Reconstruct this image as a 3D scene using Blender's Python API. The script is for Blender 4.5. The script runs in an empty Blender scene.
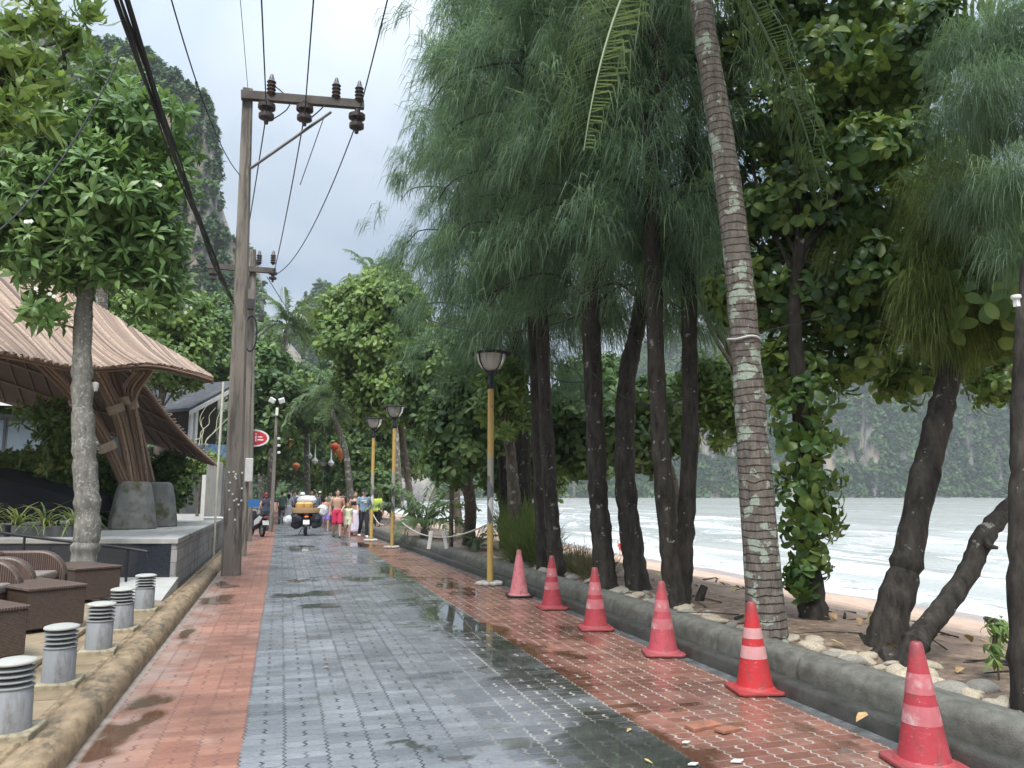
import bpy, bmesh, math, random
import numpy as np
from mathutils import Vector, Matrix
SC = bpy.context.scene
COL = SC.collection
rnd = random.Random(7)
RN = np.random.default_rng(11)
PI = math.pi

# ------------------------------------------------------------------ camera, world, sun, exposure
FPX, CX, CY = 769.0, 512.0, 384.0
TH, PS, CH = math.atan(109 / 769), math.radians(16.56), 1.65
cd = bpy.data.cameras.new('camera'); cam = bpy.data.objects.new('camera', cd); COL.objects.link(cam)
cd.sensor_width = 36; cd.lens = FPX / 1024 * 36; cd.clip_end = 6000; cd.clip_start = 0.05
cam.location = (0, 0, CH); cam.rotation_euler = (PI / 2 + TH, 0, -PS)
SC.camera = cam
SC.view_settings.view_transform = 'Standard'; SC.view_settings.look = 'None'
SC.view_settings.exposure = 1.5; SC.view_settings.gamma = 1; SC.view_settings.use_curve_mapping = False
SUN_EL, SUN_AZ = math.radians(58), math.radians(200)      # azimuth clockwise from +Y
W = bpy.data.worlds.new('World'); SC.world = W; W.use_nodes = True
nt = W.node_tree; nt.nodes.clear()
def wn(t, **k):
    n = nt.nodes.new(t)
    for a, b in k.items(): setattr(n, a, b)
    return n
wo = wn('ShaderNodeOutputWorld'); bg = wn('ShaderNodeBackground'); bg.inputs[1].default_value = 0.1
sky = wn('ShaderNodeTexSky', sky_type='NISHITA', sun_disc=False, sun_elevation=SUN_EL, sun_rotation=SUN_AZ, dust_density=3.0, air_density=1.2)
tc = wn('ShaderNodeTexCoord'); sp = wn('ShaderNodeSeparateXYZ'); nt.links.new(tc.outputs['Generated'], sp.inputs[0])
def wm(op, a, b=None):
    n = wn('ShaderNodeMath', operation=op)
    for i, v in enumerate((a, b)):
        if v is None: continue
        if isinstance(v, (int, float)): n.inputs[i].default_value = v
        else: nt.links.new(v, n.inputs[i])
    return n.outputs[0]
zz = wm('MAXIMUM', sp.outputs[2], 0.0)
den = wm('ADD', zz, 0.22)
cb = wn('ShaderNodeCombineXYZ'); nt.links.new(wm('DIVIDE', sp.outputs[0], den), cb.inputs[0]); nt.links.new(wm('DIVIDE', sp.outputs[1], den), cb.inputs[1])
n1 = wn('ShaderNodeTexNoise'); n1.inputs['Scale'].default_value = 1.15; n1.inputs['Detail'].default_value = 7; n1.inputs['Roughness'].default_value = .52; n1.inputs['Distortion'].default_value = .35
nt.links.new(cb.outputs[0], n1.inputs['Vector'])
cr = wn('ShaderNodeValToRGB'); e = cr.color_ramp.elements
e[0].position = .38; e[0].color = (3.8, 4.7, 6.0, 1); e[1].position = .62; e[1].color = (6.8, 7.4, 7.9, 1)
nt.links.new(n1.outputs[0], cr.inputs[0])
lift = wm('ADD', wm('MULTIPLY', wm('POWER', zz, 3.0), 1.9), .31)            # an overcast sky is brighter overhead
vm = wn('ShaderNodeVectorMath', operation='SCALE'); nt.links.new(cr.outputs[0], vm.inputs[0]); nt.links.new(lift, vm.inputs['Scale'])
mx = wn('ShaderNodeMixRGB'); mx.inputs[0].default_value = .86
nt.links.new(sky.outputs[0], mx.inputs[1]); nt.links.new(vm.outputs[0], mx.inputs[2])
nt.links.new(mx.outputs[0], bg.inputs[0]); nt.links.new(bg.outputs[0], wo.inputs[0])
sl = bpy.data.lights.new('sun', 'SUN'); sl.energy = 1.5; sl.angle = math.radians(22); sl.color = (1, .975, .90)
so = bpy.data.objects.new('sun', sl); COL.objects.link(so)
sd = Vector((math.sin(SUN_AZ) * math.cos(SUN_EL), math.cos(SUN_AZ) * math.cos(SUN_EL), math.sin(SUN_EL)))
so.rotation_euler = sd.to_track_quat('Z', 'Y').to_euler(); so.location = (0, -20, 40)
SC.cycles.max_bounces = 6; SC.cycles.diffuse_bounces = 4; SC.cycles.glossy_bounces = 3; SC.cycles.transmission_bounces = 4
SC.cycles.transparent_max_bounces = 8; SC.cycles.volume_bounces = 0
SC.cycles.use_denoising = True

# ------------------------------------------------------------------ measuring helpers (where the photographed things stand)
def ray(x, y):
    c = ((x - CX) / FPX, -(y - CY) / FPX, -1.0); a = PI / 2 + TH
    X = c[0]; Y = c[1] * math.cos(a) - c[2] * math.sin(a); Z = c[1] * math.sin(a) + c[2] * math.cos(a)
    return Vector((X * math.cos(PS) + Y * math.sin(PS), -X * math.sin(PS) + Y * math.cos(PS), Z))
def G(x, y, z=0.0):
    d = ray(x, y); return Vector((0, 0, CH)) + d * ((z - CH) / d.z)
def AY(x, y, Y):
    d = ray(x, y); return Vector((0, 0, CH)) + d * (Y / d.y)

# ------------------------------------------------------------------ node materials
class NT:
    def __init__(s, name):
        s.m = bpy.data.materials.new(name); s.m.use_nodes = True; s.t = s.m.node_tree; s.t.nodes.clear()
        s.out = s.t.nodes.new('ShaderNodeOutputMaterial'); s._oc = None
    def L(s, a, b): s.t.links.new(a, b)
    def put(s, sock, v):
        if v is None: return
        if isinstance(v, bpy.types.NodeSocket): s.L(v, sock)
        elif isinstance(v, (tuple, list)):
            v = tuple(v)
            sock.default_value = v + (1,) if (sock.type == 'RGBA' and len(v) == 3) else v
        else: sock.default_value = v
    def n(s, t, props=None, **ins):
        nd = s.t.nodes.new(t)
        for k, v in (props or {}).items(): setattr(nd, k, v)
        for k, v in ins.items(): s.put(nd.inputs[k.replace('_', ' ')], v)
        return nd
    def ma(s, op, a, b=None, c=None, clamp=False):
        nd = s.t.nodes.new('ShaderNodeMath'); nd.operation = op; nd.use_clamp = clamp
        for i, v in enumerate((a, b, c)): s.put(nd.inputs[i], v)
        return nd.outputs[0]
    def oc(s):
        if s._oc is None: s._oc = s.t.nodes.new('ShaderNodeTexCoord')
        return s._oc.outputs['Object']
    def mapped(s, scale=(1, 1, 1), rot=(0, 0, 0)):
        nd = s.t.nodes.new('ShaderNodeMapping'); s.L(s.oc(), nd.inputs[0]); nd.inputs['Scale'].default_value = scale; nd.inputs['Rotation'].default_value = rot
        return nd.outputs[0]
    def noise(s, scale, detail=4, vec=None, rough=.55, dist=0):
        nd = s.n('ShaderNodeTexNoise', Scale=scale, Detail=detail, Roughness=rough, Distortion=dist); s.L(vec or s.oc(), nd.inputs['Vector']); return nd.outputs[0]
    def voro(s, scale, vec=None, feature='F1', out='Distance', rand=1):
        nd = s.n('ShaderNodeTexVoronoi', dict(feature=feature), Scale=scale, Randomness=rand); s.L(vec or s.oc(), nd.inputs['Vector']); return nd.outputs[out]
    def ramp(s, f, stops, interp='LINEAR'):
        nd = s.t.nodes.new('ShaderNodeValToRGB'); nd.color_ramp.interpolation = interp; el = nd.color_ramp.elements
        while len(el) < len(stops): el.new(.5)
        for q, (p, c) in zip(el, stops):
            q.position = p; q.color = tuple(c) + (1,) if isinstance(c, (tuple, list)) else (c, c, c, 1)
        s.put(nd.inputs[0], f); return nd.outputs[0]
    def step(s, f, a, b):
        nd = s.n('ShaderNodeMapRange', dict(interpolation_type='SMOOTHSTEP')); s.put(nd.inputs[0], f); nd.inputs[1].default_value = a; nd.inputs[2].default_value = b
        return nd.outputs[0]
    def mix(s, f, a, b, mode='MIX'):
        nd = s.t.nodes.new('ShaderNodeMixRGB'); nd.blend_type = mode; s.put(nd.inputs[0], f); s.put(nd.inputs[1], a); s.put(nd.inputs[2], b); return nd.outputs[0]
    def attr(s, name): 
        nd = s.t.nodes.new('ShaderNodeAttribute'); nd.attribute_name = name; return nd.outputs['Fac']
    def bump(s, h, strength=.3, dist=.01):
        nd = s.n('ShaderNodeBump', Strength=strength, Distance=dist, Height=h); return nd.outputs[0]
    def bsdf(s, col, rough=.6, normal=None, **k):
        nd = s.t.nodes.new('ShaderNodeBsdfPrincipled'); s.put(nd.inputs['Base Color'], col); s.put(nd.inputs['Roughness'], rough)
        for a, b in k.items(): s.put(nd.inputs[a.replace('_', ' ')], b)
        if normal is not None: s.L(normal, nd.inputs['Normal'])
        return nd.outputs[0]
    def done(s, sh): s.L(sh, s.out.inputs[0]); return s.m

def hsv(c, f): return tuple(max(0, min(1, x * f)) for x in c)
def plain(name, col, rough=.6, var=.25, scale=7, bump=.12, bscale=60, metal=0, dirt=None, dirt_lo=.52, dirt_hi=.7, dscale=3, spec=.4, stretch=(1, 1, 1)):
    t = NT(name); v = t.mapped(stretch)
    c = t.ramp(t.noise(scale, 6, v), [(.3, hsv(col, 1 - var)), (.7, hsv(col, 1 + var))])
    if dirt: c = t.mix(t.step(t.noise(dscale, 8, v, .65), dirt_lo, dirt_hi), c, dirt)
    r = t.ma('MULTIPLY_ADD', t.noise(scale * 2.3, 4, v), .3, rough - .15)
    nb = t.bump(t.noise(bscale, 5), bump * .7, .015) if bump else None
    return t.done(t.bsdf(c, r, nb, Metallic=metal, Specular_IOR_Level=spec))
def leafmat(name, lo, mid, hi, rough=.42, trans=.28, spec=.45):
    t = NT(name); c = t.ramp(t.attr('v'), [(.0, lo), (.5, mid), (1., hi)])
    b = t.bsdf(c, rough, None, Specular_IOR_Level=spec)
    tr = t.n('ShaderNodeBsdfTranslucent', Color=t.mix(.5, c, (hi[0] * 1.5, hi[1] * 1.5, hi[2] * .9), 'MIX')).outputs[0]
    mxs = t.n('ShaderNodeMixShader'); mxs.inputs[0].default_value = trans; t.L(b, mxs.inputs[1]); t.L(tr, mxs.inputs[2])
    return t.done(mxs.outputs[0])
def bark(name, dark, light, patch=None, pscale=9, plo=.56, phi=.62, rings=0, bscale=14):
    t = NT(name); v = t.mapped((1, 1, .28))
    f = t.noise(bscale, 8, v, .7)
    c = t.ramp(f, [(.3, dark), (.68, light)])
    h = f
    if rings:
        z = t.n('ShaderNodeSeparateXYZ'); t.L(t.oc(), z.inputs[0])
        w = t.ma('FRACT', t.ma('MULTIPLY_ADD', z.outputs[2], rings, t.ma('MULTIPLY', t.noise(5, 3), 1.1)))
        rg = t.step(w, 0., .22); c = t.mix(rg, t.mix(.3, c, dark), c); h = t.ma('ADD', f, t.ma('MULTIPLY', rg, .8))
    if patch:
        p = t.ma('ADD', t.ma('MULTIPLY', t.noise(pscale, 6, None, .6), 1.0), t.ma('MULTIPLY', t.noise(2.2, 3), .35))
        p2 = t.step(p, plo + .17, phi + .17); c = t.mix(p2, c, t.ramp(t.noise(40, 4), [(.3, hsv(patch, .65)), (.7, patch)]))
    return t.done(t.bsdf(c, .85, t.bump(h, .7, .03), Specular_IOR_Level=.2))

# ------------------------------------------------------------------ mesh helpers
def mesh_np(name, V, F, mat, v=None, smooth=False):
    me = bpy.data.meshes.new(name); V = np.ascontiguousarray(V, np.float32).reshape(-1, 3); F = np.ascontiguousarray(F, np.int32)
    k = F.shape[1]; me.vertices.add(len(V)); me.vertices.foreach_set('co', V.ravel())
    me.loops.add(F.size); me.loops.foreach_set('vertex_index', F.ravel())
    me.polygons.add(len(F)); me.polygons.foreach_set('loop_start', np.arange(0, F.size, k, dtype=np.int32))
    if smooth: me.polygons.foreach_set('use_smooth', np.ones(len(F), bool))
    me.update(calc_edges=True)
    if v is not None:
        a = me.attributes.new('v', 'FLOAT', 'POINT'); a.data.foreach_set('value', np.ascontiguousarray(v, np.float32))
    me.materials.append(mat); return me
def link(name, me, parent=None, loc=None):
    o = bpy.data.objects.new(name, me); COL.objects.link(o)
    if parent is not None: o.parent = parent
    if loc is not None: o.location = loc
    return o
def tag(o, label=None, cat=None, group=None, kind=None):
    if label: o['label'] = label
    if cat: o['category'] = cat
    if group: o['group'] = group
    if kind: o['kind'] = kind
    return o
def thing(name, label, cat, loc=(0, 0, 0), rz=0, group=None):
    o = bpy.data.objects.new(name, None); COL.objects.link(o); o.location = loc; o.rotation_euler = (0, 0, rz); o.empty_display_size = .2
    return tag(o, label, cat, group)
def copy_tree(o, parent=None):
    c = o.copy(); COL.objects.link(c); c.parent = parent
    for ch in [x for x in COL.objects if x.parent == o]: copy_tree(ch, c)
    return c
def rot3(rx=0, ry=0, rz=0): return np.array(Matrix.Rotation(rz, 3, 'Z') @ Matrix.Rotation(ry, 3, 'Y') @ Matrix.Rotation(rx, 3, 'X'))
class MB:
    def __init__(s): s.v = []; s.f = []; s.k = 0; s.a = []
    def add(s, V, F, a=.5):
        V = np.asarray(V, float).reshape(-1, 3); s.v.append(V); s.f += [tuple(int(i) + s.k for i in q) for q in F]; s.k += len(V)
        s.a.append(np.full(len(V), a) if np.isscalar(a) else np.asarray(a)); return s
    def box(s, c, d, R=None, a=.5):
        x, y, z = [q / 2 for q in d]
        V = np.array([(i * x, j * y, k * z) for k in (-1, 1) for (i, j) in ((-1, -1), (1, -1), (1, 1), (-1, 1))])
        if R is not None: V = V @ np.asarray(R).T
        return s.add(V + np.array(c), [(0, 3, 2, 1), (4, 5, 6, 7), (0, 1, 5, 4), (1, 2, 6, 5), (2, 3, 7, 6), (3, 0, 4, 7)], a)
    def tube(s, P, r, n=8, cap=True, a=.5, sq=1.0, closed_end=False):
        P = np.asarray([tuple(p) for p in P], float); m = len(P); r = np.full(m, r) if np.isscalar(r) else np.asarray(r, float)
        T = np.gradient(P, axis=0); T /= np.linalg.norm(T, axis=1)[:, None] + 1e-12
        u = np.cross(T[0], (0, 0, 1.) if abs(T[0][2]) < .9 else (0, 1., 0)); u /= np.linalg.norm(u); R = []
        an = np.arange(n) * 2 * PI / n
        for i in range(m):
            u = u - T[i] * u.dot(T[i]); u /= np.linalg.norm(u); w = np.cross(T[i], u)
            R.append(P[i] + r[i] * (np.cos(an)[:, None] * u + sq * np.sin(an)[:, None] * w))
        F = [(i * n + j, i * n + (j + 1) % n, (i + 1) * n + (j + 1) % n, (i + 1) * n + j) for i in range(m - 1) for j in range(n)]
        if cap: F += [tuple(range(n))[::-1], tuple((m - 1) * n + j for j in range(n))]
        return s.add(np.vstack(R), F, a)
    def lathe(s, prof, n=24, c=(0, 0, 0), a=.5, sx=1, sy=1, caps=True):
        an = np.arange(n) * 2 * PI / n; V = [];
        for r, z in prof: V.append(np.stack([r * np.cos(an) * sx + c[0], r * np.sin(an) * sy + c[1], np.full(n, z + c[2])], 1))
        m = len(prof); F = [(i * n + j, i * n + (j + 1) % n, (i + 1) * n + (j + 1) % n, (i + 1) * n + j) for i in range(m - 1) for j in range(n)]
        if caps: F += [tuple(range(n))[::-1], tuple((m - 1) * n + j for j in range(n))]
        return s.add(np.vstack(V), F, a)
    def prism(s, pts, d, a=.5):
        "closed polygon pts (3-D), pushed along vector d"
        P = np.array([tuple(p) for p in pts], float); n = len(P); V = np.vstack([P, P + np.array(d)])
        F = [tuple(range(n))[::-1], tuple(range(n, 2 * n))] + [(i, (i + 1) % n, n + (i + 1) % n, n + i) for i in range(n)]
        return s.add(V, F, a)
    def ball(s, c, r, n=12, m=8, a=.5, R=None):
        r = np.array((r, r, r) if np.isscalar(r) else r, float); V = []
        for i in range(m + 1):
            t = PI * i / m
            for j in range(n):
                p = 2 * PI * j / n; V.append((math.sin(t) * math.cos(p), math.sin(t) * math.sin(p), -math.cos(t)))
        V = np.array(V) * r
        if R is not None: V = V @ np.asarray(R).T
        return s.add(V + np.array(c), [(i * n + j, i * n + (j + 1) % n, (i + 1) * n + (j + 1) % n, (i + 1) * n + j) for i in range(m) for j in range(n)], a)
    def build(s, name, mat, parent=None, smooth=True, bevel=0, loc=None, auto=True, seg=2):
        me = bpy.data.meshes.new(name); me.from_pydata(np.vstack(s.v).tolist(), [], s.f); me.update()
        a = me.attributes.new('v', 'FLOAT', 'POINT'); a.data.foreach_set('value', np.concatenate(s.a).astype(np.float32))
        bm = bmesh.new(); bm.from_mesh(me); bmesh.ops.remove_doubles(bm, verts=bm.verts, dist=1e-5); bmesh.ops.recalc_face_normals(bm, faces=bm.faces); bm.to_mesh(me); bm.free()
        me.materials.append(mat)
        if smooth:
            me.polygons.foreach_set('use_smooth', np.ones(len(me.polygons), bool))
            if auto: me.set_sharp_from_angle(angle=math.radians(40))
        o = link(name, me, parent, loc)
        if bevel:
            b = o.modifiers.new('bevel', 'BEVEL'); b.width = bevel; b.segments = seg; b.limit_method = 'ANGLE'
        return o
def spline(P, m=24):
    "smooth curve through points (Catmull-Rom)"
    P = np.asarray([tuple(p) for p in P], float); Q = np.vstack([2 * P[0] - P[1], P, 2 * P[-1] - P[-2]]); out = []
    ns = len(P) - 1
    for k in range(m + 1):
        g = k / m * ns; i = min(int(g), ns - 1); t = g - i; a, b, c, d = Q[i], Q[i + 1], Q[i + 2], Q[i + 3]
        out.append(.5 * ((2 * b) + (c - a) * t + (2 * a - 5 * b + 4 * c - d) * t * t + (3 * b - a - 3 * c + d) * t ** 3))
    return np.array(out)
def sag(p, q, s, m=24):
    p = np.array(tuple(p)); q = np.array(tuple(q)); t = np.linspace(0, 1, m)[:, None]
    return p + (q - p) * t - np.array((0, 0, 1.)) * 4 * s * t * (1 - t)
def vnoise(x, y, seed=0):
    g = np.random.default_rng(seed).random((256, 256)); xi = np.floor(x).astype(int); yi = np.floor(y).astype(int); fx = x - xi; fy = y - yi
    fx = fx * fx * (3 - 2 * fx); fy = fy * fy * (3 - 2 * fy); q = lambda a, b: g[a % 256, b % 256]
    return (q(xi, yi) * (1 - fx) + q(xi + 1, yi) * fx) * (1 - fy) + (q(xi, yi + 1) * (1 - fx) + q(xi + 1, yi + 1) * fx) * fy
def fbm(x, y, seed=0, o=4):
    s = 0; a = .5
    for i in range(o): s = s + a * vnoise(x * 2 ** i, y * 2 ** i, seed + i); a *= .5
    return s
def grid(xs, ys, zf):
    X, Y = np.meshgrid(xs, ys); Z = zf(X, Y); V = np.stack([X, Y, Z], -1).reshape(-1, 3); nx, ny = len(xs), len(ys)
    i = (np.arange(ny - 1)[:, None] * nx + np.arange(nx - 1)[None]).ravel(); return V, np.stack([i, i + 1, i + nx + 1, i + nx], 1)
# ================================================================== SETTING: path, kerbs, ground, beach, sea, hills
def kshift(Y): return -.033 * np.logaddexp(0, (np.asarray(Y, float) - 11) * 1.2) / 1.2
def path_material():
    t = NT('wet_pavers'); xyz = t.n('ShaderNodeSeparateXYZ'); t.L(t.oc(), xyz.inputs[0]); X, Y = xyz.outputs[0], xyz.outputs[1]
    wob = t.ma('MULTIPLY_ADD', t.noise(.35, 3), .05, -.025)
    Wc, Rw = .27, .115
    r = t.ma('DIVIDE', t.ma('ADD', Y, t.ma('MULTIPLY', wob, .6)), Rw); rf = t.ma('FRACT', r)
    r2 = t.ma('FRACT', t.ma('MULTIPLY', r, 1.5)); tri = t.ma('SUBTRACT', t.ma('ABSOLUTE', t.ma('SUBTRACT', r2, .5)), .25)
    u = t.ma('ADD', t.ma('DIVIDE', t.ma('ADD', t.ma('ADD', X, .18), wob), Wc), t.ma('MULTIPLY', tri, .17))
    uf = t.ma('FRACT', u); ci = t.ma('FLOOR', u); ri = t.ma('FLOOR', r)
    dj = t.ma('MINIMUM', uf, t.ma('SUBTRACT', 1, uf))
    strong = t.ma('SUBTRACT', 1, t.step(dj, .012, .036))
    alt = t.ma('MODULO', t.ma('ADD', t.ma('ABSOLUTE', ri), t.ma('ABSOLUTE', ci)), 2)
    mid = t.ma('MULTIPLY', t.ma('SUBTRACT', 1, t.step(t.ma('ABSOLUTE', t.ma('SUBTRACT', uf, .5)), .022, .05)), t.ma('GREATER_THAN', alt, .5))
    dr = t.ma('MINIMUM', rf, t.ma('SUBTRACT', 1, rf)); trans = t.ma('MULTIPLY', t.ma('SUBTRACT', 1, t.step(dr, .02, .06)), .4)
    jn = t.noise(3.5, 3)
    joint = t.ma('MULTIPLY', t.ma('MAXIMUM', t.ma('MAXIMUM', strong, mid), trans), t.step(jn, .25, .55))
    bid = t.n('ShaderNodeCombineXYZ', X=ci, Y=ri); wh = t.n('ShaderNodeTexWhiteNoise', dict(noise_dimensions='2D')); t.L(bid.outputs[0], wh.inputs['Vector']); br = wh.outputs['Value']
    grey = t.ramp(br, [(0, (.155, .165, .185)), (1, (.245, .255, .275))])
    red_l = t.ramp(br, [(0, (.245, .108, .075)), (1, (.335, .165, .115))])
    red_r = t.ramp(br, [(0, (.17, .075, .055)), (1, (.27, .13, .095))])
    zl = t.ma('LESS_THAN', ci, 0); zr = t.ma('GREATER_THAN', ci, 9.5)
    c = t.mix(zr, t.mix(zl, grey, red_l), red_r)
    big = t.noise(.9, 6, None, .6); fine = t.noise(28, 5)
    c = t.mix(1, c, t.ramp(big, [(.3, .62), (.7, 1.24)]), 'MULTIPLY'); c = t.mix(.8, c, t.ramp(fine, [(.3, .8), (.7, 1.18)]), 'MULTIPLY')
    # pale dried silt on the red strips, green-black algae towards the trees
    silt = t.ma('MULTIPLY', t.step(t.noise(1.6, 7, None, .65), .56, .72), t.ma('MAXIMUM', zl, zr)); c = t.mix(t.ma('MULTIPLY', silt, .4), c, (.45, .35, .28))
    dryl = t.ma('MULTIPLY', t.step(X, -.6, -1.1), t.step(t.noise(2.2, 5), .3, .6)); c = t.mix(t.ma('MULTIPLY', dryl, .75), c, (.30, .245, .215))
    alg = t.ma('MULTIPLY', t.step(t.ma('ADD', X, t.ma('MULTIPLY', big, 1.6)), 2.3, 3.3), t.ma('SUBTRACT', 1, zr)); c = t.mix(t.ma('MULTIPLY', alg, t.step(t.noise(1.1, 6, None, .65), .3, .62)), c, (.075, .08, .072))
    wet0 = t.attr('wet'); wet = t.step(t.ma('ADD', wet0, t.ma('MULTIPLY', t.ma('MULTIPLY_ADD', br, .5, -.25), t.ma('SUBTRACT', 1, t.ma('MULTIPLY', zl, .85)))), .46, .60)
    damp = t.step(t.ma('ADD', wet0, t.ma('MULTIPLY_ADD', br, .12, -.06)), .30, .50); c = t.mix(t.ma('MULTIPLY', damp, .8), c, t.mix(1, c, (.60, .59, .57), 'MULTIPLY'))
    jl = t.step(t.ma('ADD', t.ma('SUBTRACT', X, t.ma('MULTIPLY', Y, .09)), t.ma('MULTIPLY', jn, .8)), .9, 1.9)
    jc = t.mix(jl, t.mix(zl, (.04, .042, .047), (.16, .08, .065)), (.36, .335, .30))  # joints pale towards the right: sky glint of wet joints painted into their colour
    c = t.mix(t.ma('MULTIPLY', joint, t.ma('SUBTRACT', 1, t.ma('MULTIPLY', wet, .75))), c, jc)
    c = t.mix(wet, c, t.mix(1, c, (.62, .64, .58), 'MULTIPLY'))
    k = t.ma('SUBTRACT', X, t.ma('MULTIPLY', t.ma('MAXIMUM', t.ma('SUBTRACT', Y, 11), 0), -.033))
    gut = t.step(t.ma('ADD', k, t.ma('MULTIPLY', big, .04)), 3.915, 3.935); c = t.mix(gut, c, t.ramp(t.noise(7, 6), [(.3, (.06, .065, .068)), (.7, (.17, .18, .185))]))
    gl = t.step(t.ma('ADD', X, t.ma('MULTIPLY', big, .05)), -1.09, -1.13); c = t.mix(gl, c, t.ramp(t.noise(7, 6), [(.3, (.17, .14, .12)), (.7, (.34, .29, .25))]))
    rough = t.ma('ADD', t.ma('MULTIPLY', t.step(t.noise(1.3, 6, None, .62), .35, .7), .26), .2)
    rough = t.ma('ADD', rough, t.ma('MULTIPLY', zl, .16)); rough = t.ma('MULTIPLY', t.ma('ADD', rough, t.ma('MULTIPLY', joint, .3)), t.ma('SUBTRACT', 1, t.ma('MULTIPLY', damp, .35)))
    rough = t.ma('MULTIPLY_ADD', t.ma('SUBTRACT', 1, wet), t.ma('SUBTRACT', rough, .03), .03)
    tilt = t.ma('MULTIPLY', t.ma('SUBTRACT', br, .5), t.ma('SUBTRACT', uf, .5))
    h = t.ma('ADD', t.ma('MULTIPLY', joint, -1.), t.ma('ADD', t.ma('MULTIPLY', fine, .35), t.ma('MULTIPLY', tilt, 1.4)))
    h = t.ma('MULTIPLY', h, t.ma('SUBTRACT', 1, wet)); h = t.ma('ADD', h, t.ma('MULTIPLY', t.noise(9, 3), .012))
    return t.done(t.bsdf(c, rough, t.bump(h, .35, .006), Specular_IOR_Level=.5))
ys = np.concatenate([np.arange(-8, 3, .5), np.arange(3, 20, .045), np.arange(20, 45, .2), np.arange(45, 190, 3)])
V, F = grid(np.arange(-1.35, 4.22, .045), ys, lambda X, Y: .006 * (fbm(X * 1.1, Y * .7, 5) - .5) - .012 * np.clip((X - 3.3), 0, 1) ** 2)
V[:, 0] += np.where(V[:, 0] > 3.5, 0, 0)
PUD = [(G(612, 752), .42, .6, 1.2), (G(655, 768), .32, .45, 1.1), (G(548, 683), .45, .45, .9), (G(475, 628), .38, .9, 1.0), (G(440, 612), .3, 1.0, 1.0), (G(455, 588), .22, 1.4, .8), (G(400, 575), .22, 2.2, .8), (G(515, 655), .4, .7, .8),
       (G(302, 580), .28, .35, 1), (G(352, 579), .5, .4, 1), (G(300, 594), .45, .35, .9), (G(318, 608), .4, .25, .7), (G(185, 634), .14, .75, 1.25), (G(112, 738), .18, .42, 1.2), (G(150, 700), .12, .35, .8), (G(215, 600), .28, .8, .9), (G(222, 585), .3, .6, .9), (G(560, 632), .22, .5, .7),
       (G(430, 748), .25, .07, .8), (G(300, 548), .6, 1.4, .7), (G(360, 545), .4, 1.5, .8), (G(820, 735), .22, .25, .8), (G(575, 655), .2, .3, .7), (G(660, 700), .35, .3, .6)]
wet = .5 * fbm(V[:, 0] * 2.2, V[:, 1] * 1.5, 21, 5) - .06
wx = V[:, 0] + .5 * (fbm(V[:, 0] * 2.6, V[:, 1] * 1.8, 71, 4) - .47); wy = V[:, 1] + 1.3 * (fbm(V[:, 0] * 2.6 + 7, V[:, 1] * 1.8, 72, 4) - .47)
for p, a, b, s in PUD: wet = wet + s * .52 * (.45 + 1.15 * fbm(V[:, 0] * 5 + 9, V[:, 1] * 3.2, 61, 5)) * np.exp(-(((wx - p.x) / a) ** 2 + ((wy - p.y) / b) ** 2) ** 1.5)
wet += .15 * np.exp(-((V[:, 0] - 2.2) / .7) ** 2) * (fbm(V[:, 0] * 1.2, V[:, 1] * .5, 44) > .46)
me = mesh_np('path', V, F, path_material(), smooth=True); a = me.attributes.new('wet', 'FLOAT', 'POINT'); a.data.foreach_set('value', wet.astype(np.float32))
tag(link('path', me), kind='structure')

def extrude_profile(prof, ys, xs=lambda y: 0, joint=0, jit=.004, seed=3, zs=lambda y: 0):
    g = np.random.default_rng(seed); prof = np.array(prof, float); c = prof.mean(0); Y = []
    for y in ys: Y.append((y, 1.))
    if joint:
        for j in np.arange(ys[0], ys[-1], joint): Y += [(j - .014, 1.), (j, .93), (j + .014, 1.)]
    Y.sort(); V = []
    for y, s in Y:
        q = c + (prof - c) * s + g.normal(0, jit, prof.shape); V += [(x + float(xs(y)), y, z + zs(y)) for x, z in q]
    n = len(prof); F = [(i * n + j, i * n + j + 1, (i + 1) * n + j + 1, (i + 1) * n + j) for i in range(len(Y) - 1) for j in range(n - 1)]
    return np.array(V), np.array(F)
m_kerb = plain('kerb_concrete', (.135, .133, .114), .7, .28, 16, .6, 90, dirt=(.07, .072, .058), dscale=7, dirt_lo=.45, dirt_hi=.75, stretch=(1, .7, .8))
m_gutter = plain('gutter_concrete', (.062, .062, .056), .55, .3, 16, .6, 90, dirt=(.03, .032, .027), dscale=8, dirt_lo=.42, dirt_hi=.68, stretch=(1, .8, 1))
yk = np.concatenate([np.arange(-3, 20, .3), np.arange(20, 120, 1.5)])
V, F = extrude_profile([(4.02, -.05), (4.025, .09), (4.045, .115), (4.08, .122), (4.19, .11), (4.2, .1)], yk, kshift, 0, .0012, 3); tag(link('kerb_gutter_step', mesh_np('kerb_gutter_step', V, F, m_gutter, smooth=True)), kind='structure')
V, F = extrude_profile([(4.19, .09), (4.192, .21), (4.205, .255), (4.235, .29), (4.28, .312), (4.35, .318), (4.44, .31), (4.475, .295), (4.49, .25), (4.5, .05)], yk, kshift, 1.25, .0006, 4); tag(link('kerb', mesh_np('kerb', V, F, m_kerb, smooth=True)), kind='structure')
m_tan = plain('tan_stone', (.27, .195, .12), .6, .35, 9, .5, 90, dirt=(.10, .08, .055), dscale=6, dirt_lo=.47, dirt_hi=.68, stretch=(1.6, .7, 1.6))
V, F = extrude_profile([(-1.19, -.03), (-1.185, .045), (-1.2, .1), (-1.235, .14), (-1.29, .162), (-1.35, .165), (-1.425, .16), (-1.43, .145), (-1.445, .145), (-1.45, .16), (-1.5, .158), (-1.5, -.03)], np.arange(-3, 34, .3), lambda y: 0, 1.1, .0015, 6)
tag(link('kerb_bullnose', mesh_np('kerb_bullnose', V, F, m_tan, smooth=True)), kind='structure')
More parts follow.
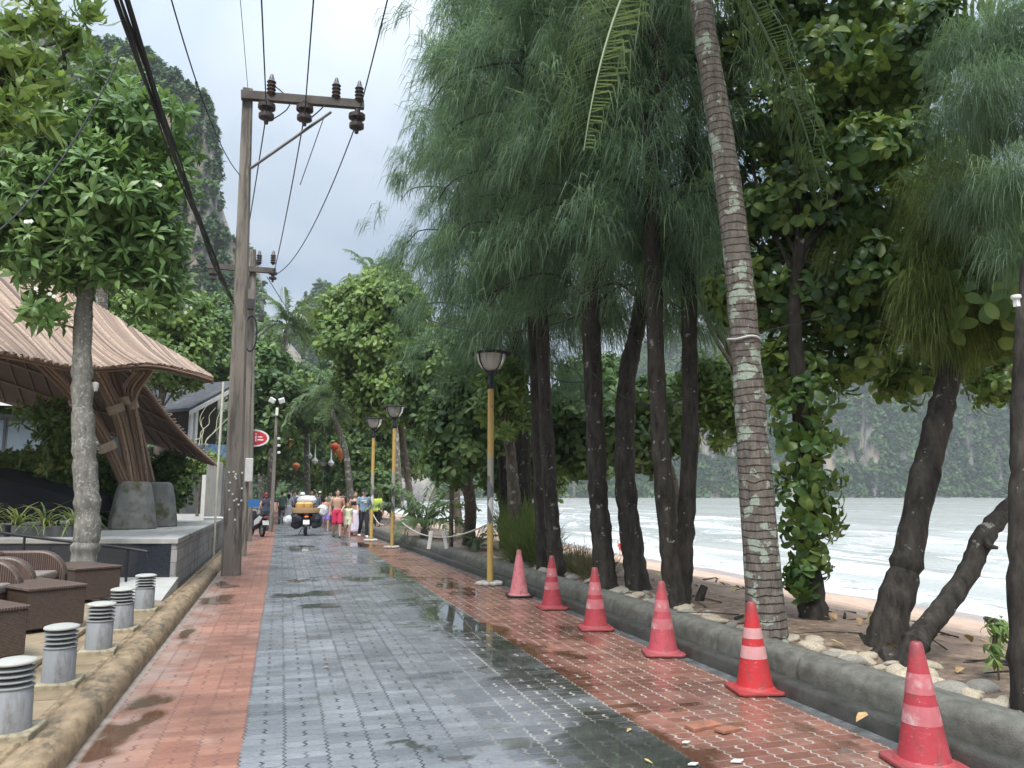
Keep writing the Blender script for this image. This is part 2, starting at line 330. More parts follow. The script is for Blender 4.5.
# ground sheet, plaza and ramp on the land side
m_soil = plain('earth', (.085, .07, .045), .95, .4, 1.5, .5, 12, dirt=(.05, .075, .025), dscale=.8)
V, F = grid(np.concatenate([np.linspace(-590, -60, 16), np.linspace(-50, -1.3, 30)]), np.concatenate([np.linspace(-60, 60, 60), np.linspace(70, 940, 20)]), lambda X, Y: -.03 + 0 * X)
tag(link('ground', mesh_np('ground', V, F, m_soil, smooth=True)), kind='structure')
def tile_mat(name, col, sx, sy, gap=.02):
    t = NT(name); b = t.n('ShaderNodeTexBrick', dict(offset=.0, squash=1), Color1=hsv(col, .85) , Color2=hsv(col, 1.12), Mortar=hsv(col, .35), Scale=1., Mortar_Size=gap * .5, Brick_Width=sx, Row_Height=sy); t.L(t.oc(), b.inputs['Vector'])
    c = t.mix(.7, b.outputs[0], t.ramp(t.noise(3, 6), [(.3, .65), (.7, 1.25)]), 'MULTIPLY'); c = t.mix(t.step(t.noise(1.7, 7, None, .65), .53, .7), c, hsv(col, .45))
    return t.done(t.bsdf(c, t.ma('MULTIPLY_ADD', t.noise(4, 5), .5, .2), t.bump(t.noise(60, 4), .2, .01)))
m_plaza = tile_mat('plaza_stone', (.27, .20, .125), .6, .6)
mb = MB(); mb.prism([(-14, -2, .05), (-1.5, -2, .05), (-1.5, 13.5, .05), (-6, 14.9, .05), (-14, 17, .05)], (0, 0, .105)); tag(mb.build('plaza', m_plaza, smooth=False), kind='structure')
mb = MB(); mb.prism([(-14, -2, .16), (-1.98, -2, .16), (-1.96, 11.3, .16), (-2.6, 12.2, .16), (-14, 12.6, .16)], (0, 0, .05)); tag(mb.build('plaza_step', plain('pale_stone', (.31, .245, .165), .5, .25, 3, .3, 50, dirt=(.2, .15, .1)), smooth=False, bevel=.012), kind='structure')
mb = MB(); mb.prism([(-1.53, 11.9, .157), (-1.52, 13.6, .157), (-2.6, 13.9, .157), (-2.4, 12.4, .157)], (0, 0, .02)); mb.v[-1][5:7, 2] += .14; tag(mb.build('ramp_pavement', plain('pale_concrete', (.42, .42, .40), .6, .2, 3, .2, 60, dirt=(.22, .21, .19)), smooth=False), kind='structure')
# beach
def beach_z(X, Y):
    s = np.clip((X - 6.6 - 1.2 * (fbm(Y * .25, X * 0 + 3, 9) - .5)) / 10.5, 0, 1); z = .235 - 1.6 * s ** .8
    z = z + .09 * (fbm(X * .9, Y * .9, 31, 5) - .5) * np.clip(1.3 - s, .25, 1) + .05 * np.exp(-((X - 5.3) / .9) ** 2); return np.where(X < 4.6, .2, z)
t = NT('beach_sand'); xyz = t.n('ShaderNodeSeparateXYZ'); t.L(t.oc(), xyz.inputs[0]); X = xyz.outputs[0]; big = t.noise(.6, 6, None, .62)
sand = t.ramp(t.noise(3, 7, None, .6), [(.3, (.39, .26, .185)), (.7, (.55, .40, .305))]); soil = t.ramp(t.noise(7, 8, None, .7), [(.3, (.055, .04, .03)), (.5, (.17, .12, .085)), (.72, (.38, .28, .205))])
f = t.step(t.ma('ADD', X, t.ma('MULTIPLY', big, 2.2)), 8.0, 6.4); c = t.mix(f, sand, soil)
deb = t.step(t.noise(11, 7, t.mapped((1, .35, 1)), .75), .6, .66); c = t.mix(t.ma('MULTIPLY', deb, t.step(X, 11, 6)), c, (.06, .045, .03))
wetl = t.step(t.ma('ADD', X, t.ma('MULTIPLY', big, .9)), 13.6, 14.6); c = t.mix(wetl, c, (.36, .29, .26))
m_sand = t.done(t.bsdf(c, t.ma('SUBTRACT', .9, t.ma('MULTIPLY', wetl, .62)), t.bump(t.ma('ADD', t.noise(5, 8, None, .7), t.ma('MULTIPLY', t.noise(1.3, 3), 1.5)), .9, .05)))
V, F = grid(np.concatenate([np.arange(4.42, 10, .12), np.arange(10, 22, .3)]), np.concatenate([np.arange(-6, 18, .12), np.arange(18, 60, .5), np.arange(60, 900, 8)]), beach_z)
V[:, 0] += np.where(V[:, 1] > 11, kshift(V[:, 1]) * np.clip(1 - (V[:, 0] - 4.4) / 10, 0, 1), 0)
tag(link('beach', mesh_np('beach', V, F, m_sand, smooth=True)), kind='structure')
# sea
SEA = -1.17
def sea_z(X, Y):
    d = X - 15.3; z = 0
    for k, (w, a, ph) in enumerate(((3.1, .05, 0), (5.3, .07, 1.3), (9.5, .09, .4))): z = z + a * np.sin(2 * PI * (d + 1.6 * fbm(Y * .06, X * .03, 50 + k) * w) / w + ph)
    f = np.clip(d / 12, .1, 1) * np.exp(-np.clip(d - 40, 0, 1e9) / 150)
    for x0, a in ((4.5, .26), (11, .35), (19, .38), (30, .4)):
        c = x0 + 5 * (fbm(Y * .05, Y * 0 + x0, 70) - .5); g = np.clip(fbm(Y * .07 + x0, Y * 0, 77) * 2.6 - .75, 0, 1); q = d - c
        z = z + a * g * np.exp(-np.where(q < 0, (q / .45) ** 2, (q / 1.7) ** 2)) / np.maximum(f, .1)
    return SEA + f * z + .05 * (fbm(X * .8, Y * .8, 90) - .5)
t = NT('sea_water'); xyz = t.n('ShaderNodeSeparateXYZ'); t.L(t.oc(), xyz.inputs[0]); X, Z = xyz.outputs[0], xyz.outputs[2]
str_ = t.mapped((.45, .12, .3)); fo = t.noise(1.2, 9, str_, .68, .6)
near = t.step(X, 60, 15.5); crest = t.step(Z, SEA + .09, SEA + .24)
foam = t.ma('MAXIMUM', t.ma('MULTIPLY', t.step(t.ma('ADD', fo, t.ma('MULTIPLY', near, .09)), .57, .68), t.ma('MULTIPLY', near, .95)), t.ma('MULTIPLY', crest, t.step(t.noise(2.5, 7, t.mapped((1, .35, 1)), .7), .36, .52)))
edge = t.ma('MULTIPLY', t.step(X, 19.5, 16.2), t.step(t.noise(2.2, 7, t.mapped((1, .5, 1)), .65), .38, .5)); foam = t.ma('MAXIMUM', foam, edge)
c = t.mix(foam, t.ramp(t.noise(.05, 3, t.mapped((1, .4, 1))), [(.35, (.335, .345, .325)), (.65, (.415, .415, .385))]), (.52, .54, .53))
m_sea = t.done(t.bsdf(c, t.ma('MULTIPLY_ADD', foam, .5, .22), t.bump(t.ma('ADD', t.noise(1.6, 7, t.mapped((1, .55, 1)), .62), t.ma('MULTIPLY', foam, .15)), .55, .14)))
V, F = grid(np.concatenate([np.arange(14.2, 34, .14), 34 + np.cumsum(.14 * 1.045 ** np.arange(126))]), np.concatenate([-142 + np.arange(0, 138, 6), np.arange(-4, 70, .4), 70 + np.cumsum(.4 * 1.05 ** np.arange(95))]), sea_z)
tag(link('sea', mesh_np('sea', V, F, m_sea, smooth=True)), kind='structure')
V, F = grid(np.linspace(4, 890, 30), np.linspace(-142, 940, 30), lambda X, Y: -3.2 + 0 * X); tag(link('sea_bed', mesh_np('sea_bed', V, F, m_sand)), kind='structure')

# ------------------------------------------------------------------ leaves
def frames(A):
    z = A / (np.linalg.norm(A, axis=1)[:, None] + 1e-9); ref = np.where(np.abs(z[:, 2:3]) > .95, np.array([[1., 0, 0]]), np.array([[0, 0, 1.]]))
    x = np.cross(ref, z); x /= np.linalg.norm(x, axis=1)[:, None]; return x, np.cross(z, x), z
def leaf_fine(L, w, droop, el, az, z0=0.):
    pts = []
    for s, k in ((0, .08), (.2, .5), (.45, .86), (.68, 1.), (.86, .8), (.96, .42), (1.02, .06)):
        e = el - droop * s * .8; x = L * s * math.cos(e); z = L * s * math.sin(e) + z0; pts += [(x, -w * k / 2, z + .14 * w * k), (x, 0, z), (x, w * k / 2, z + .14 * w * k)]
    V = np.array(pts); c, s = math.cos(az), math.sin(az); V = np.stack([V[:, 0] * c - V[:, 1] * s, V[:, 0] * s + V[:, 1] * c, V[:, 2]], 1); F = []
    for i in range(6):
        for j in (0, 1): a = 3 * i + j; F += [(a, a + 1, a + 4), (a, a + 4, a + 3)]
    return V, np.array(F)
def leaf(L, w, droop=.3, fold=.12, el=.6, az=0., z0=0., obov=.7):
    "one leaf: 6 points, 4 triangles; el = elevation at its base"
    pts = []
    for s, k in ((0, 0), (.32, .62), (obov, 1.), (1, 0)):
        e = el - droop * s * 1.4; x = L * s * math.cos(el - droop * s * .7); z = L * s * math.sin(el - droop * s * .7) + z0
        if k == 0: pts.append((x, 0, z))
        else: pts += [(x, -w * k / 2, z + fold * w), (x, w * k / 2, z + fold * w)]
    V = np.array(pts); c, s = math.cos(az), math.sin(az); V = np.stack([V[:, 0] * c - V[:, 1] * s, V[:, 0] * s + V[:, 1] * c, V[:, 2]], 1)
    return V, np.array([(0, 2, 1), (1, 2, 4), (1, 4, 3), (3, 4, 5)])
def rosette(n, L, w, el=(.1, 1.1), droop=.5, spread=.06, seed=0, obov=.7, fine=False):
    g = random.Random(seed); V = []; F = []; I = []
    for i in range(n):
        f = i / max(n - 1, 1); v, q = leaf(L * g.uniform(.7, 1.1), w * g.uniform(.8, 1.15), droop * g.uniform(.5, 1.5), .12, el[0] + (el[1] - el[0]) * f + g.uniform(-.2, .2), i * 2.4 + g.uniform(-.3, .3), spread * f, obov)
        if fine: v, q = leaf_fine(L * g.uniform(.65, 1.1), w * g.uniform(.8, 1.15), droop * g.uniform(.3, 2.), el[0] + (el[1] - el[0]) * f + g.uniform(-.25, .25), i * 2.4 + g.uniform(-.4, .4), spread * f)
        F.append(q + len(v) * i); V.append(v); I.append(np.full(len(v), i))
    return np.vstack(V), np.vstack(F), np.concatenate(I)
def scatter(tmps, P, A, S, g, vc=.5, vs=.22, vl=.18):
    P = np.asarray(P, float); A = np.asarray(A, float); N = len(P); pick = g.integers(0, len(tmps), N); Vs, Fs, vs_ = [], [], []; off = 0
    vc = np.full(N, vc) if np.isscalar(vc) else np.asarray(vc)
    for k, (tv, tf, li) in enumerate(tmps):
        ix = np.where(pick == k)[0]
        if not len(ix): continue
        x, y, z = frames(A[ix]); ro = g.uniform(0, 2 * PI, len(ix))[:, None]; xr = x * np.cos(ro) + y * np.sin(ro); yr = -x * np.sin(ro) + y * np.cos(ro)
        s = S[ix][:, None, None]
        V = P[ix][:, None] + s * (tv[None, :, 0:1] * xr[:, None] + tv[None, :, 1:2] * yr[:, None] + tv[None, :, 2:3] * z[:, None])
        F = tf[None] + (np.arange(len(ix)) * len(tv))[:, None, None] + off; nl = li.max() + 1
        v = (vc[ix] + g.normal(0, vs, len(ix)))[:, None] + g.normal(0, vl, (len(ix), nl))[:, li]
        Vs.append(V.reshape(-1, 3)); Fs.append(F.reshape(-1, 3)); vs_.append(np.clip(v, 0, 1).ravel()); off += V.shape[0] * V.shape[1]
    return np.vstack(Vs), np.vstack(Fs), np.concatenate(vs_)
def blob_points(blobs, per_m2, g, inner=.25, flat=1.0):
    "points through the outer layers of several leaf masses; outward directions"
    P, A = [], []
    for c, r in blobs:
        r = np.array((r, r, r * flat) if np.isscalar(r) else r, float); ar = 4 * PI * ((r[0] * r[1] + r[0] * r[2] + r[1] * r[2]) / 3); n = max(6, int(ar * per_m2))
        d = g.normal(size=(n, 3)); d /= np.linalg.norm(d, axis=1)[:, None]; rad = np.where(g.random(n) < inner, g.uniform(.25, .8, n), g.uniform(.78, 1.12, n))
        P.append(np.array(tuple(c)) + d * r * rad[:, None]); A.append(d)
    return np.vstack(P), np.vstack(A)
def envelope_blobs(c, R, n, r, g):
    "n leaf masses inside an ellipsoid"
    out = []; c = np.array(tuple(c)); R = np.array(R)
    for i in range(n):
        d = g.normal(size=3); d /= np.linalg.norm(d); q = c + d * R * g.uniform(.45, .92) ; out.append((q, np.array((1, 1, .78)) * r * g.uniform(.65, 1.25)))
    return out
# ================================================================== LIMESTONE HILLS
t = NT('limestone'); v = t.mapped((1, 1, .35)); f = t.noise(.09, 9, v, .68)
c = t.ramp(f, [(.28, (.09, .09, .09)), (.45, (.26, .245, .225)), (.56, (.40, .35, .29)), (.66, (.46, .33, .21)), (.78, (.5, .46, .41))])
m_rock = t.done(t.bsdf(t.mix(t.step(t.noise(.16, 6, t.mapped((1, 1, .1)), .6), .55, .68), c, (.07, .075, .07)), .9, t.bump(t.noise(.22, 10, v, .7), 1., 2.5)))
m_jungle = leafmat('hill_forest', (.022, .055, .02), (.058, .112, .04), (.125, .18, .065), .6, .12, .2)
clump_t = [rosette(16, 1.0, .6, (-.3, 1.3), .7, .5, 60 + i) for i in range(3)]
CAMR = np.array((math.cos(PS), -math.sin(PS))); CAMD = np.array((math.sin(PS), math.cos(PS)))
def karst(name, label, outline, D, depth, res, seed, n_clump, csize, rock, zbase=-3.0, rough=.5, group=None, steep=.16, shear=0., cover=.15):
    """outline: (photo x, photo y) of the skyline; the hill stands D metres away and is `depth` metres deep"""
    g = np.random.default_rng(seed); K = D / math.cos(TH)
    lat, hz = [], []
    for x, y in outline:
        d = ray(x, y); f = D / (d.x * CAMD[0] + d.y * CAMD[1]); lat.append(d.x * f * CAMR[0] + d.y * f * CAMR[1]); hz.append(CH + d.z * f)
    us = np.arange(lat[0], lat[-1], res); ds = np.concatenate([np.linspace(0, depth * .35, int(depth * .35 / res) + 6), np.linspace(depth * .38, depth, 14)])
    U, Dd = np.meshgrid(us, ds)
    H = np.interp(U + rough * 6 * (fbm(U / 14 + 5, Dd / 60, seed) - .5), lat, hz) - zbase
    q = Dd / depth + .10 * (fbm(U / 11, Dd / 90, seed + 3) - .5) * 2 + .03 * (fbm(U / 3.5, Dd / 9, seed + 13) - .5) * 2
    f = np.clip(q / steep, 0, 1) ; f = .62 * f ** .7 + .38 * np.clip(f * f * (3 - 2 * f), 0, 1); f = f * np.clip((1.12 - Dd / depth) / .35, 0, 1)
    f = np.where(Dd <= ds[0], np.minimum(f, .02), f)
    Z = zbase + H * f + (fbm(U / 9, Dd / 9, seed + 5, 5) - .5) * .10 * H * np.clip(f, 0, 1)
    Dr = D + Dd - depth * steep * .8 + (fbm(U / 6, Z / 9, seed + 8, 5) - .5) * depth * .09
    Us = U - shear * (Dr - D)
    V = np.stack([Us * CAMR[0] + Dr * CAMD[0], Us * CAMR[1] + Dr * CAMD[1], Z], -1); ny, nx = U.shape
    i = (np.arange(ny - 1)[:, None] * nx + np.arange(nx - 1)[None]).ravel(); F = np.stack([i, i + 1, i + nx + 1, i + nx], 1)
    tag(link(name, mesh_np(name, V.reshape(-1, 3), F, m_rock, smooth=True)), label, 'cliff', group, 'structure')
    # forest clinging to it
    front = ny - 4; a = V[:front - 1, :-1]; b = V[1:front, :-1]; c2 = V[:front - 1, 1:]; ar = np.linalg.norm(np.cross(b - a, c2 - a), axis=-1)
    nrm = np.cross(c2 - a, b - a); nz = nrm[..., 2] / (np.linalg.norm(nrm, axis=-1) + 1e-9)
    zrel = (a[..., 2] - zbase) / (np.array(hz).max() - zbase)
    Ug, Zg = U[:front - 1, :-1], a[..., 2]
    p = np.clip(cover + nz * 1.5 + rough * 0, 0, 1.4) * (fbm(Ug / 13, Zg / 13, seed + 20) * (1 + .0) > rock(Ug, Zg, zrel)) * ar
    p = p.ravel() / p.sum(); ix = g.choice(len(p), n_clump, p=p); jj, ii = np.divmod(ix, nx - 1)
    w1, w2 = g.random(n_clump)[:, None], g.random(n_clump)[:, None]; P = a[jj, ii] + (b[jj, ii] - a[jj, ii]) * w1 + (c2[jj, ii] - a[jj, ii]) * w2
    A = np.array((-CAMD[0] * .55, -CAMD[1] * .55, .8)) + g.normal(0, .35, (n_clump, 3)); S = csize * g.uniform(.55, 1.35, n_clump)
    P = P + A * csize * .25
    cl = .42 + .5 * (fbm(P[:, 0] / (csize * 4), P[:, 2] / (csize * 4), seed + 30) - .5) * 2
    Vv, Ff, vv = scatter(clump_t, P, A, S, g, cl, .12, .12)
    tag(link('hill_forest', mesh_np('hill_forest', Vv, Ff, m_jungle, vv)), 'dense forest clinging to ' + label.split(' with')[0], 'forest', None, 'stuff')
karst('limestone_cliff', 'tall limestone cliff with sheer end face', [(-420, -60), (-150, -30), (0, 5), (55, 18), (110, 30), (150, 52), (168, 66), (198, 78), (214, 92), (219, 130), (222, 190), (234, 236), (250, 243), (262, 262), (270, 320), (300, 352), (345, 395), (420, 470)], 150, 60, .7, 5, 26000, 1.15,
      lambda u, z, r: np.where((u > -62) & (z < 66), .60, .2) + np.where((z < 40) & (u > -48), .04, 0), 0, shear=.62)
karst('far_hill', 'distant rounded wooded hill', [(270, 420), (285, 350), (303, 308), (312, 293), (326, 288), (341, 292), (352, 306), (372, 318), (400, 340), (450, 420), (480, 480)], 330, 80, 2, 25, 9000, 2.6, lambda u, z, r: .1 + 0 * u, 0, cover=.9)
karst('headland', 'far limestone headland across the bay with orange rock faces', [(480, 470), (520, 430), (580, 392), (640, 350), (700, 335), (780, 322), (850, 330), (930, 318), (1000, 340), (1060, 330), (1150, 310), (1300, 360), (1420, 410), (1500, 470)], 470, 110, 2.2, 45, 60000, 2.7,
      lambda u, z, r: .25 + .27 * np.exp(-((z - 16) / 13) ** 2), -3, cover=.4)

# ================================================================== PLANTS
b_dark = bark('dark_bark', (.010, .009, .008), (.075, .065, .055), (.24, .24, .20), 10, .655, .70, bscale=11)
b_grey = bark('grey_bark', (.10, .095, .085), (.27, .26, .235), (.36, .36, .32), 20, .55, .62)
b_palm = bark('ringed_palm_bark', (.075, .062, .053), (.24, .212, .182), (.40, .46, .37), 5.5, .565, .59, rings=13, bscale=22)
b_brown = bark('brown_bark', (.05, .04, .03), (.17, .14, .11), (.3, .3, .26), 8, .6, .66)
L_cerb = leafmat('glossy_green_leaves', (.04, .095, .03), (.11, .205, .06), (.23, .34, .12))
L_alm = leafmat('dark_broad_leaves', (.02, .055, .016), (.07, .145, .036), (.22, .29, .065))
L_mid = leafmat('mid_green_leaves', (.026, .062, .02), (.075, .145, .042), (.18, .26, .08), .5)
L_bright = leafmat('bright_green_leaves', (.045, .095, .024), (.12, .20, .05), (.25, .34, .09), .5)
L_yell = leafmat('yellowing_leaves', (.05, .1, .025), (.12, .19, .055), (.30, .32, .10), .45, .35)
L_cas = leafmat('casuarina_needles', (.036, .075, .05), (.095, .165, .108), (.21, .30, .175), .6, .42, .25)
L_casy = leafmat('yellow_green_needles', (.05, .08, .03), (.12, .165, .05), (.22, .27, .08), .6, .35, .25)
L_palm = leafmat('palm_leaflets', (.035, .075, .03), (.09, .15, .06), (.22, .28, .13), .4, .3, .5)
T_cerb = [rosette(13, .27, .075, (-.35, 1.2), .55, .08, i, .62) for i in range(4)]
T_alm = [rosette(8, .24, .125, (-.6, .9), .6, .07, 10 + i, .72, True) for i in range(4)]
T_bg = [rosette(9, .34, .17, (-.4, 1.1), .6, .2, 20 + i, .65) for i in range(3)]
T_small = [rosette(12, .13, .06, (-.6, 1.3), .4, .12, 30 + i, .55) for i in range(3)]
T_mango = [rosette(9, .30, .062, (-1.2, .3), .8, .05, 40 + i, .55) for i in range(3)]

def trunk_mesh(base, pts, rad, limbs, mat, name, parent, n=10, rough=.06, seed=0):
    g = np.random.default_rng(seed); mb = MB(); P = spline(pts, 60); r = np.interp(np.linspace(0, 1, len(P)), np.linspace(0, 1, len(rad)), rad)
    r = r * (1 + g.normal(0, rough, len(r)))
    r[:3] *= (1.3, 1.14, 1.05); n = 16 if r[0] > .06 else n; mb.tube(P - base, r, n); Vt = mb.v[-1].reshape(len(P), n, 3); cn_ = (P - base)[:, None]; an_ = np.arange(n)[None] * 2 * PI / n + np.zeros((len(P), 1)); zz_ = P[:, 2:3] + 0 * an_
    amp = .2 * (fbm(np.cos(an_) * 1.7 + seed % 89, np.sin(an_) * 1.7 + zz_ * .8, 3, 4) - .47) + .10 * (fbm(np.cos(an_) * 4 + seed % 89, np.sin(an_) * 4 + zz_ * 3.5, 5, 3) - .44); amp = amp * (0.35 if mat.name.startswith('ringed') else 1.); mb.v[-1] = (cn_ + (Vt - cn_) * (1 + amp)[..., None]).reshape(-1, 3)
    for L, lr in limbs: mb.tube(spline(L, 10) - base, np.linspace(lr, lr * .3, 11), 6)
    return mb.build(name, mat, parent)
def leaf_tree(name, label, pts, rad, blobs, tm, lm, bm_, per_m2, g, size=1.0, group=None, up=.5, vs=.2, cat='tree', n_limb=12, inner=.25, trunk_name='trunk', crown_name='crown', outw=1.0):
    base = np.array(tuple(pts[0])); root = thing(name, label, cat, base, 0, group)
    P, A = blob_points(blobs, per_m2, g, inner); A = A * outw + np.array((0, 0, up)) + g.normal(0, .3, A.shape); bl = np.repeat(0, 1)
    top = np.array(tuple(pts[-1])); mid = np.array(tuple(pts[max(len(pts) - 2, 0)])); limbs = []
    for c, r in blobs[:n_limb]:
        c = np.array(c); s = mid + (top - mid) * g.uniform(.2, 1.0); m = (s + c) / 2 + np.array((0, 0, -.12)) * np.linalg.norm(c - s) + g.normal(0, .08, 3); limbs.append(([s, m, c], max(.02, rad[-1] * .6)))
    trunk_mesh(base, pts, rad, limbs, bm_, trunk_name, root, seed=int(g.integers(1e6)))
    # each clump of a crown has its own tint
    vc = np.concatenate([np.full(1, .5)]); ids = np.floor(P * 1.1).astype(int); h = ((ids[:, 0] * 73 + ids[:, 1] * 151 + ids[:, 2] * 283) % 97) / 97.
    V, F, v = scatter(tm, P - base, A, size * g.uniform(.7, 1.2, len(P)), g, .3 + .4 * h, vs * .6, .14)
    link(crown_name, mesh_np(crown_name, V, F, lm, v), root); return root
def needles(P, D, per, L, w, g, droop=.8, spread=.55):
    "drooping needle sprays: P tuft points, D outward directions"
    N = len(P) * per; p0 = np.repeat(P, per, 0) + g.normal(0, .07, (N, 3)); d = np.repeat(D, per, 0) + g.normal(0, spread, (N, 3)); d /= np.linalg.norm(d, axis=1)[:, None]
    l = (L * g.uniform(.5, 1.15, N))[:, None]; p1 = p0 + d * l * .45; d2 = d * .45 + np.array((0, 0, -1.)) * droop; d2 /= np.linalg.norm(d2, axis=1)[:, None]; p2 = p1 + d2 * l * .6
    sd = np.cross(d2, g.normal(size=(N, 3))); sd /= np.linalg.norm(sd, axis=1)[:, None] + 1e-9; sd *= w / 2
    V = np.stack([p0 - sd * .7, p0 + sd * .7, p1 - sd, p1 + sd, p2], 1); F = np.array([(0, 1, 3), (0, 3, 2), (2, 3, 4)])[None] + (np.arange(N) * 5)[:, None, None]
    v = np.repeat(np.clip(np.repeat(g.normal(.5, .2, len(P)), per) + g.normal(0, .14, N), 0, 1), 5)
    return V.reshape(-1, 3), F.reshape(-1, 3), v
def casuarina(label, pts, rad, z0, z1, R, nb, per_b, g, mat=None, L=.55, w=.012, per=21, group='casuarinas along the kerb', azr=None, extra=None, low=.55, name='casuarina_tree', taper=.8):
    base = np.array(tuple(pts[0])); root = thing(name, label, 'tree', base, 0, group); sp_ = spline(pts, 60); limbs = []; TP, TD = [], []
    for i in range(nb):
        f = (i + g.random()) / nb; z = z0 + (z1 - z0) * f; c = sp_[np.argmin(np.abs(sp_[:, 2] - z))]
        az = g.uniform(*azr) if azr else i * 2.4 + g.uniform(-.5, .5)
        r = R * (low + (1 - low) * math.sin(PI * min(1, f * 1.25 + .1))) * (1 - taper * max(0, f - .55) / .45 * .7) * g.uniform(.6, 1.1); h = np.array((math.cos(az), math.sin(az), 0))
        q = [c, c + h * r * .45 + np.array((0, 0, r * .35)), c + h * r + np.array((0, 0, r * .30)), c + h * r * 1.22 + np.array((0, 0, r * .05))]; S = spline(q, 14); limbs.append((q, .028))
        ns = 7; t = np.linspace(.25, 1., ns) + g.normal(0, .04, ns); sub_ = S[np.clip((t * 14).astype(int), 0, 14)] + g.normal(0, .12 + .11 * r / 2, (ns, 3)); sdir = h * .5 + g.normal(0, .4, (ns, 3)) * np.array((1, 1, .3)); pick = g.integers(0, ns, per_b); uu = g.random(per_b)[:, None]; pp = sub_[pick] + sdir[pick] * uu * .45 - np.array((0, 0, .55)) * uu ** 1.6 + g.normal(0, .06, (per_b, 3)); TP.append(pp); TD.append(sdir[pick] * .6 + g.normal(0, .15, (per_b, 3)) + np.array((0, 0, -.15)))
    if extra is not None: TP.append(extra[0]); TD.append(extra[1])
    trunk_mesh(base, pts, rad, limbs, b_dark, 'trunk', root, seed=int(g.integers(1e6)))
    V, F, v = needles(np.vstack(TP) - base, np.vstack(TD), per, L, w, g, 1.0, .38); link('crown', mesh_np('crown', V, F, mat or L_cas, v), root); return root
def frond_mesh(name, L, e0, droop, nl, ll, w, g, hang=.75):
    "a pinnate frond that starts towards +X"
    n = 26; P = []; p = np.zeros(3); e = e0
    for i in range(n + 1): P.append(p.copy()); e = e0 - droop * (i / n) ** 1.25; p = p + np.array((math.cos(e), 0, math.sin(e))) * L / n
    P = np.array(P); mb = MB(); mb.tube(P, np.linspace(.022, .004, n + 1) * L / 3, 5, a=.8); V, F, A = [], [], []; k = 0
    for i in range(nl):
        s = .12 + .88 * i / nl; x = s * n; j = min(int(x), n - 1); c = P[j] + (P[j + 1] - P[j]) * (x - j); T = P[j + 1] - P[j]; T /= np.linalg.norm(T)
        for sd in (-1, 1):
            l = ll * (math.sin(PI * min(.97, s * .9 + .08)) ** .6) * g.uniform(.72, 1.15); d = T * .55 + np.array((0, sd * .9, .25)) + g.normal(0, .09, 3); d /= np.linalg.norm(d); d2 = d * (1 - hang) + np.array((0, 0, -1.)) * hang + T * .2 + g.normal(0, .17, 3); d2 /= np.linalg.norm(d2)
            p1 = c + d * l * .45; p2 = p1 + d2 * l * .6; wv = np.cross(d, np.array((0, 0, 1.))); wv = wv / np.linalg.norm(wv) * w / 2 + np.array((0, 0, w * .25))
            V += [c - wv * .6, c + wv * .6, p1 - wv, p1 + wv, p2]; F += [(k, k + 1, k + 3), (k, k + 3, k + 2), (k + 2, k + 3, k + 4)]; A += [min(1, max(0, g.normal(.5, .15)))] * 5; k += 5
    mb.add(np.array(V), F, np.array(A))
    me = bpy.data.meshes.new(name); me.from_pydata(np.vstack(mb.v).tolist(), [], mb.f); me.update(); a = me.attributes.new('v', 'FLOAT', 'POINT'); a.data.foreach_set('value', np.concatenate(mb.a).astype(np.float32)); me.materials.append(L_palm); return me
gf = np.random.default_rng(5)
FR_far = [frond_mesh('frond', 1., e, d, 30, .26, .028, gf, .6) for e, d in ((1.25, 1.1), (.95, 1.5), (.6, 1.7), (.25, 1.6), (-.1, 1.3))]
FR_hang = [frond_mesh('frond', 1., -.8, .62, 96, .2, .0042, gf, .72), frond_mesh('frond', .85, -.95, .5, 84, .15, .0042, gf, .7)]
FR_near = [frond_mesh('frond', 1., e, d, 62, .20, .0105, gf, .7) for e, d in ((1.2, 1.2), (.9, 1.6), (.5, 1.8), (.15, 1.7), (-.3, 1.2))]
def palm(label, pts, rad, n, L, set_, g, group=None, only=None, name='coconut_palm', barkm=None, rzs=None, cap=None):
    base = np.array(tuple(pts[0])); root = thing(name, label, 'palm', base, 0, group); trunk_mesh(base, pts, rad, [], barkm or b_palm, 'trunk', root, 14, .025, int(g.integers(1e6))); top = np.array(tuple(pts[-1])) - base
    lst = only or [(i * 2.39996 + g.uniform(-.2, .2), min(len(set_) - 1, int(i / n * len(set_) + g.uniform(-.4, .6))) if i else 0) for i in range(n)]
    for az, k in lst:
        o = link('frond', set_[max(0, k)], root, top); o.rotation_euler = (g.uniform(-.12, .12), 0, az); s = L * g.uniform(.92, 1.05); o.scale = (s, s, s)
    return root
# ------------------------------------------------------------------ the row of trees between kerb and beach
g1 = np.random.default_rng(101)
def px(lst, Y, z0=None):
    out = [AY(x, y, Y if np.isscalar(Y) else Y[i]) for i, (x, y) in enumerate(lst)]
    return out
def up(p, dx, dy, z): return Vector((p.x + dx, p.y + dy, z))
P = px([(676, 610), (671, 560), (660, 440), (654, 300), (652, 180), (660, 60)], 8.75); P[0].z = .12; P += [up(P[-1], -.1, .3, 12.5)]
casuarina('twin-stemmed casuarina with straight black trunk nearest to the mottled coconut palm', P, [.17, .12, .115, .11, .1, .09, .03], 4.6, 12, 1.45, 44, 28, g1)
tw = [o for o in COL.objects if o.name.startswith('casuarina_tree')][-1]
Q = px([(680, 612), (684, 560), (690, 430), (689, 300), (690, 170), (700, 40)], 8.85); Q[0].z = .12; trunk_mesh(np.array(tw.location), Q, [.15, .11, .11, .1, .09, .06], [], b_dark, 'second_stem', tw, seed=4)
P = px([(640, 595), (632, 545), (625, 470), (627, 380), (638, 325), (648, 240), (650, 120)], 10.3); P[0].z = .12; P += [up(P[-1], 0, .2, 11)]
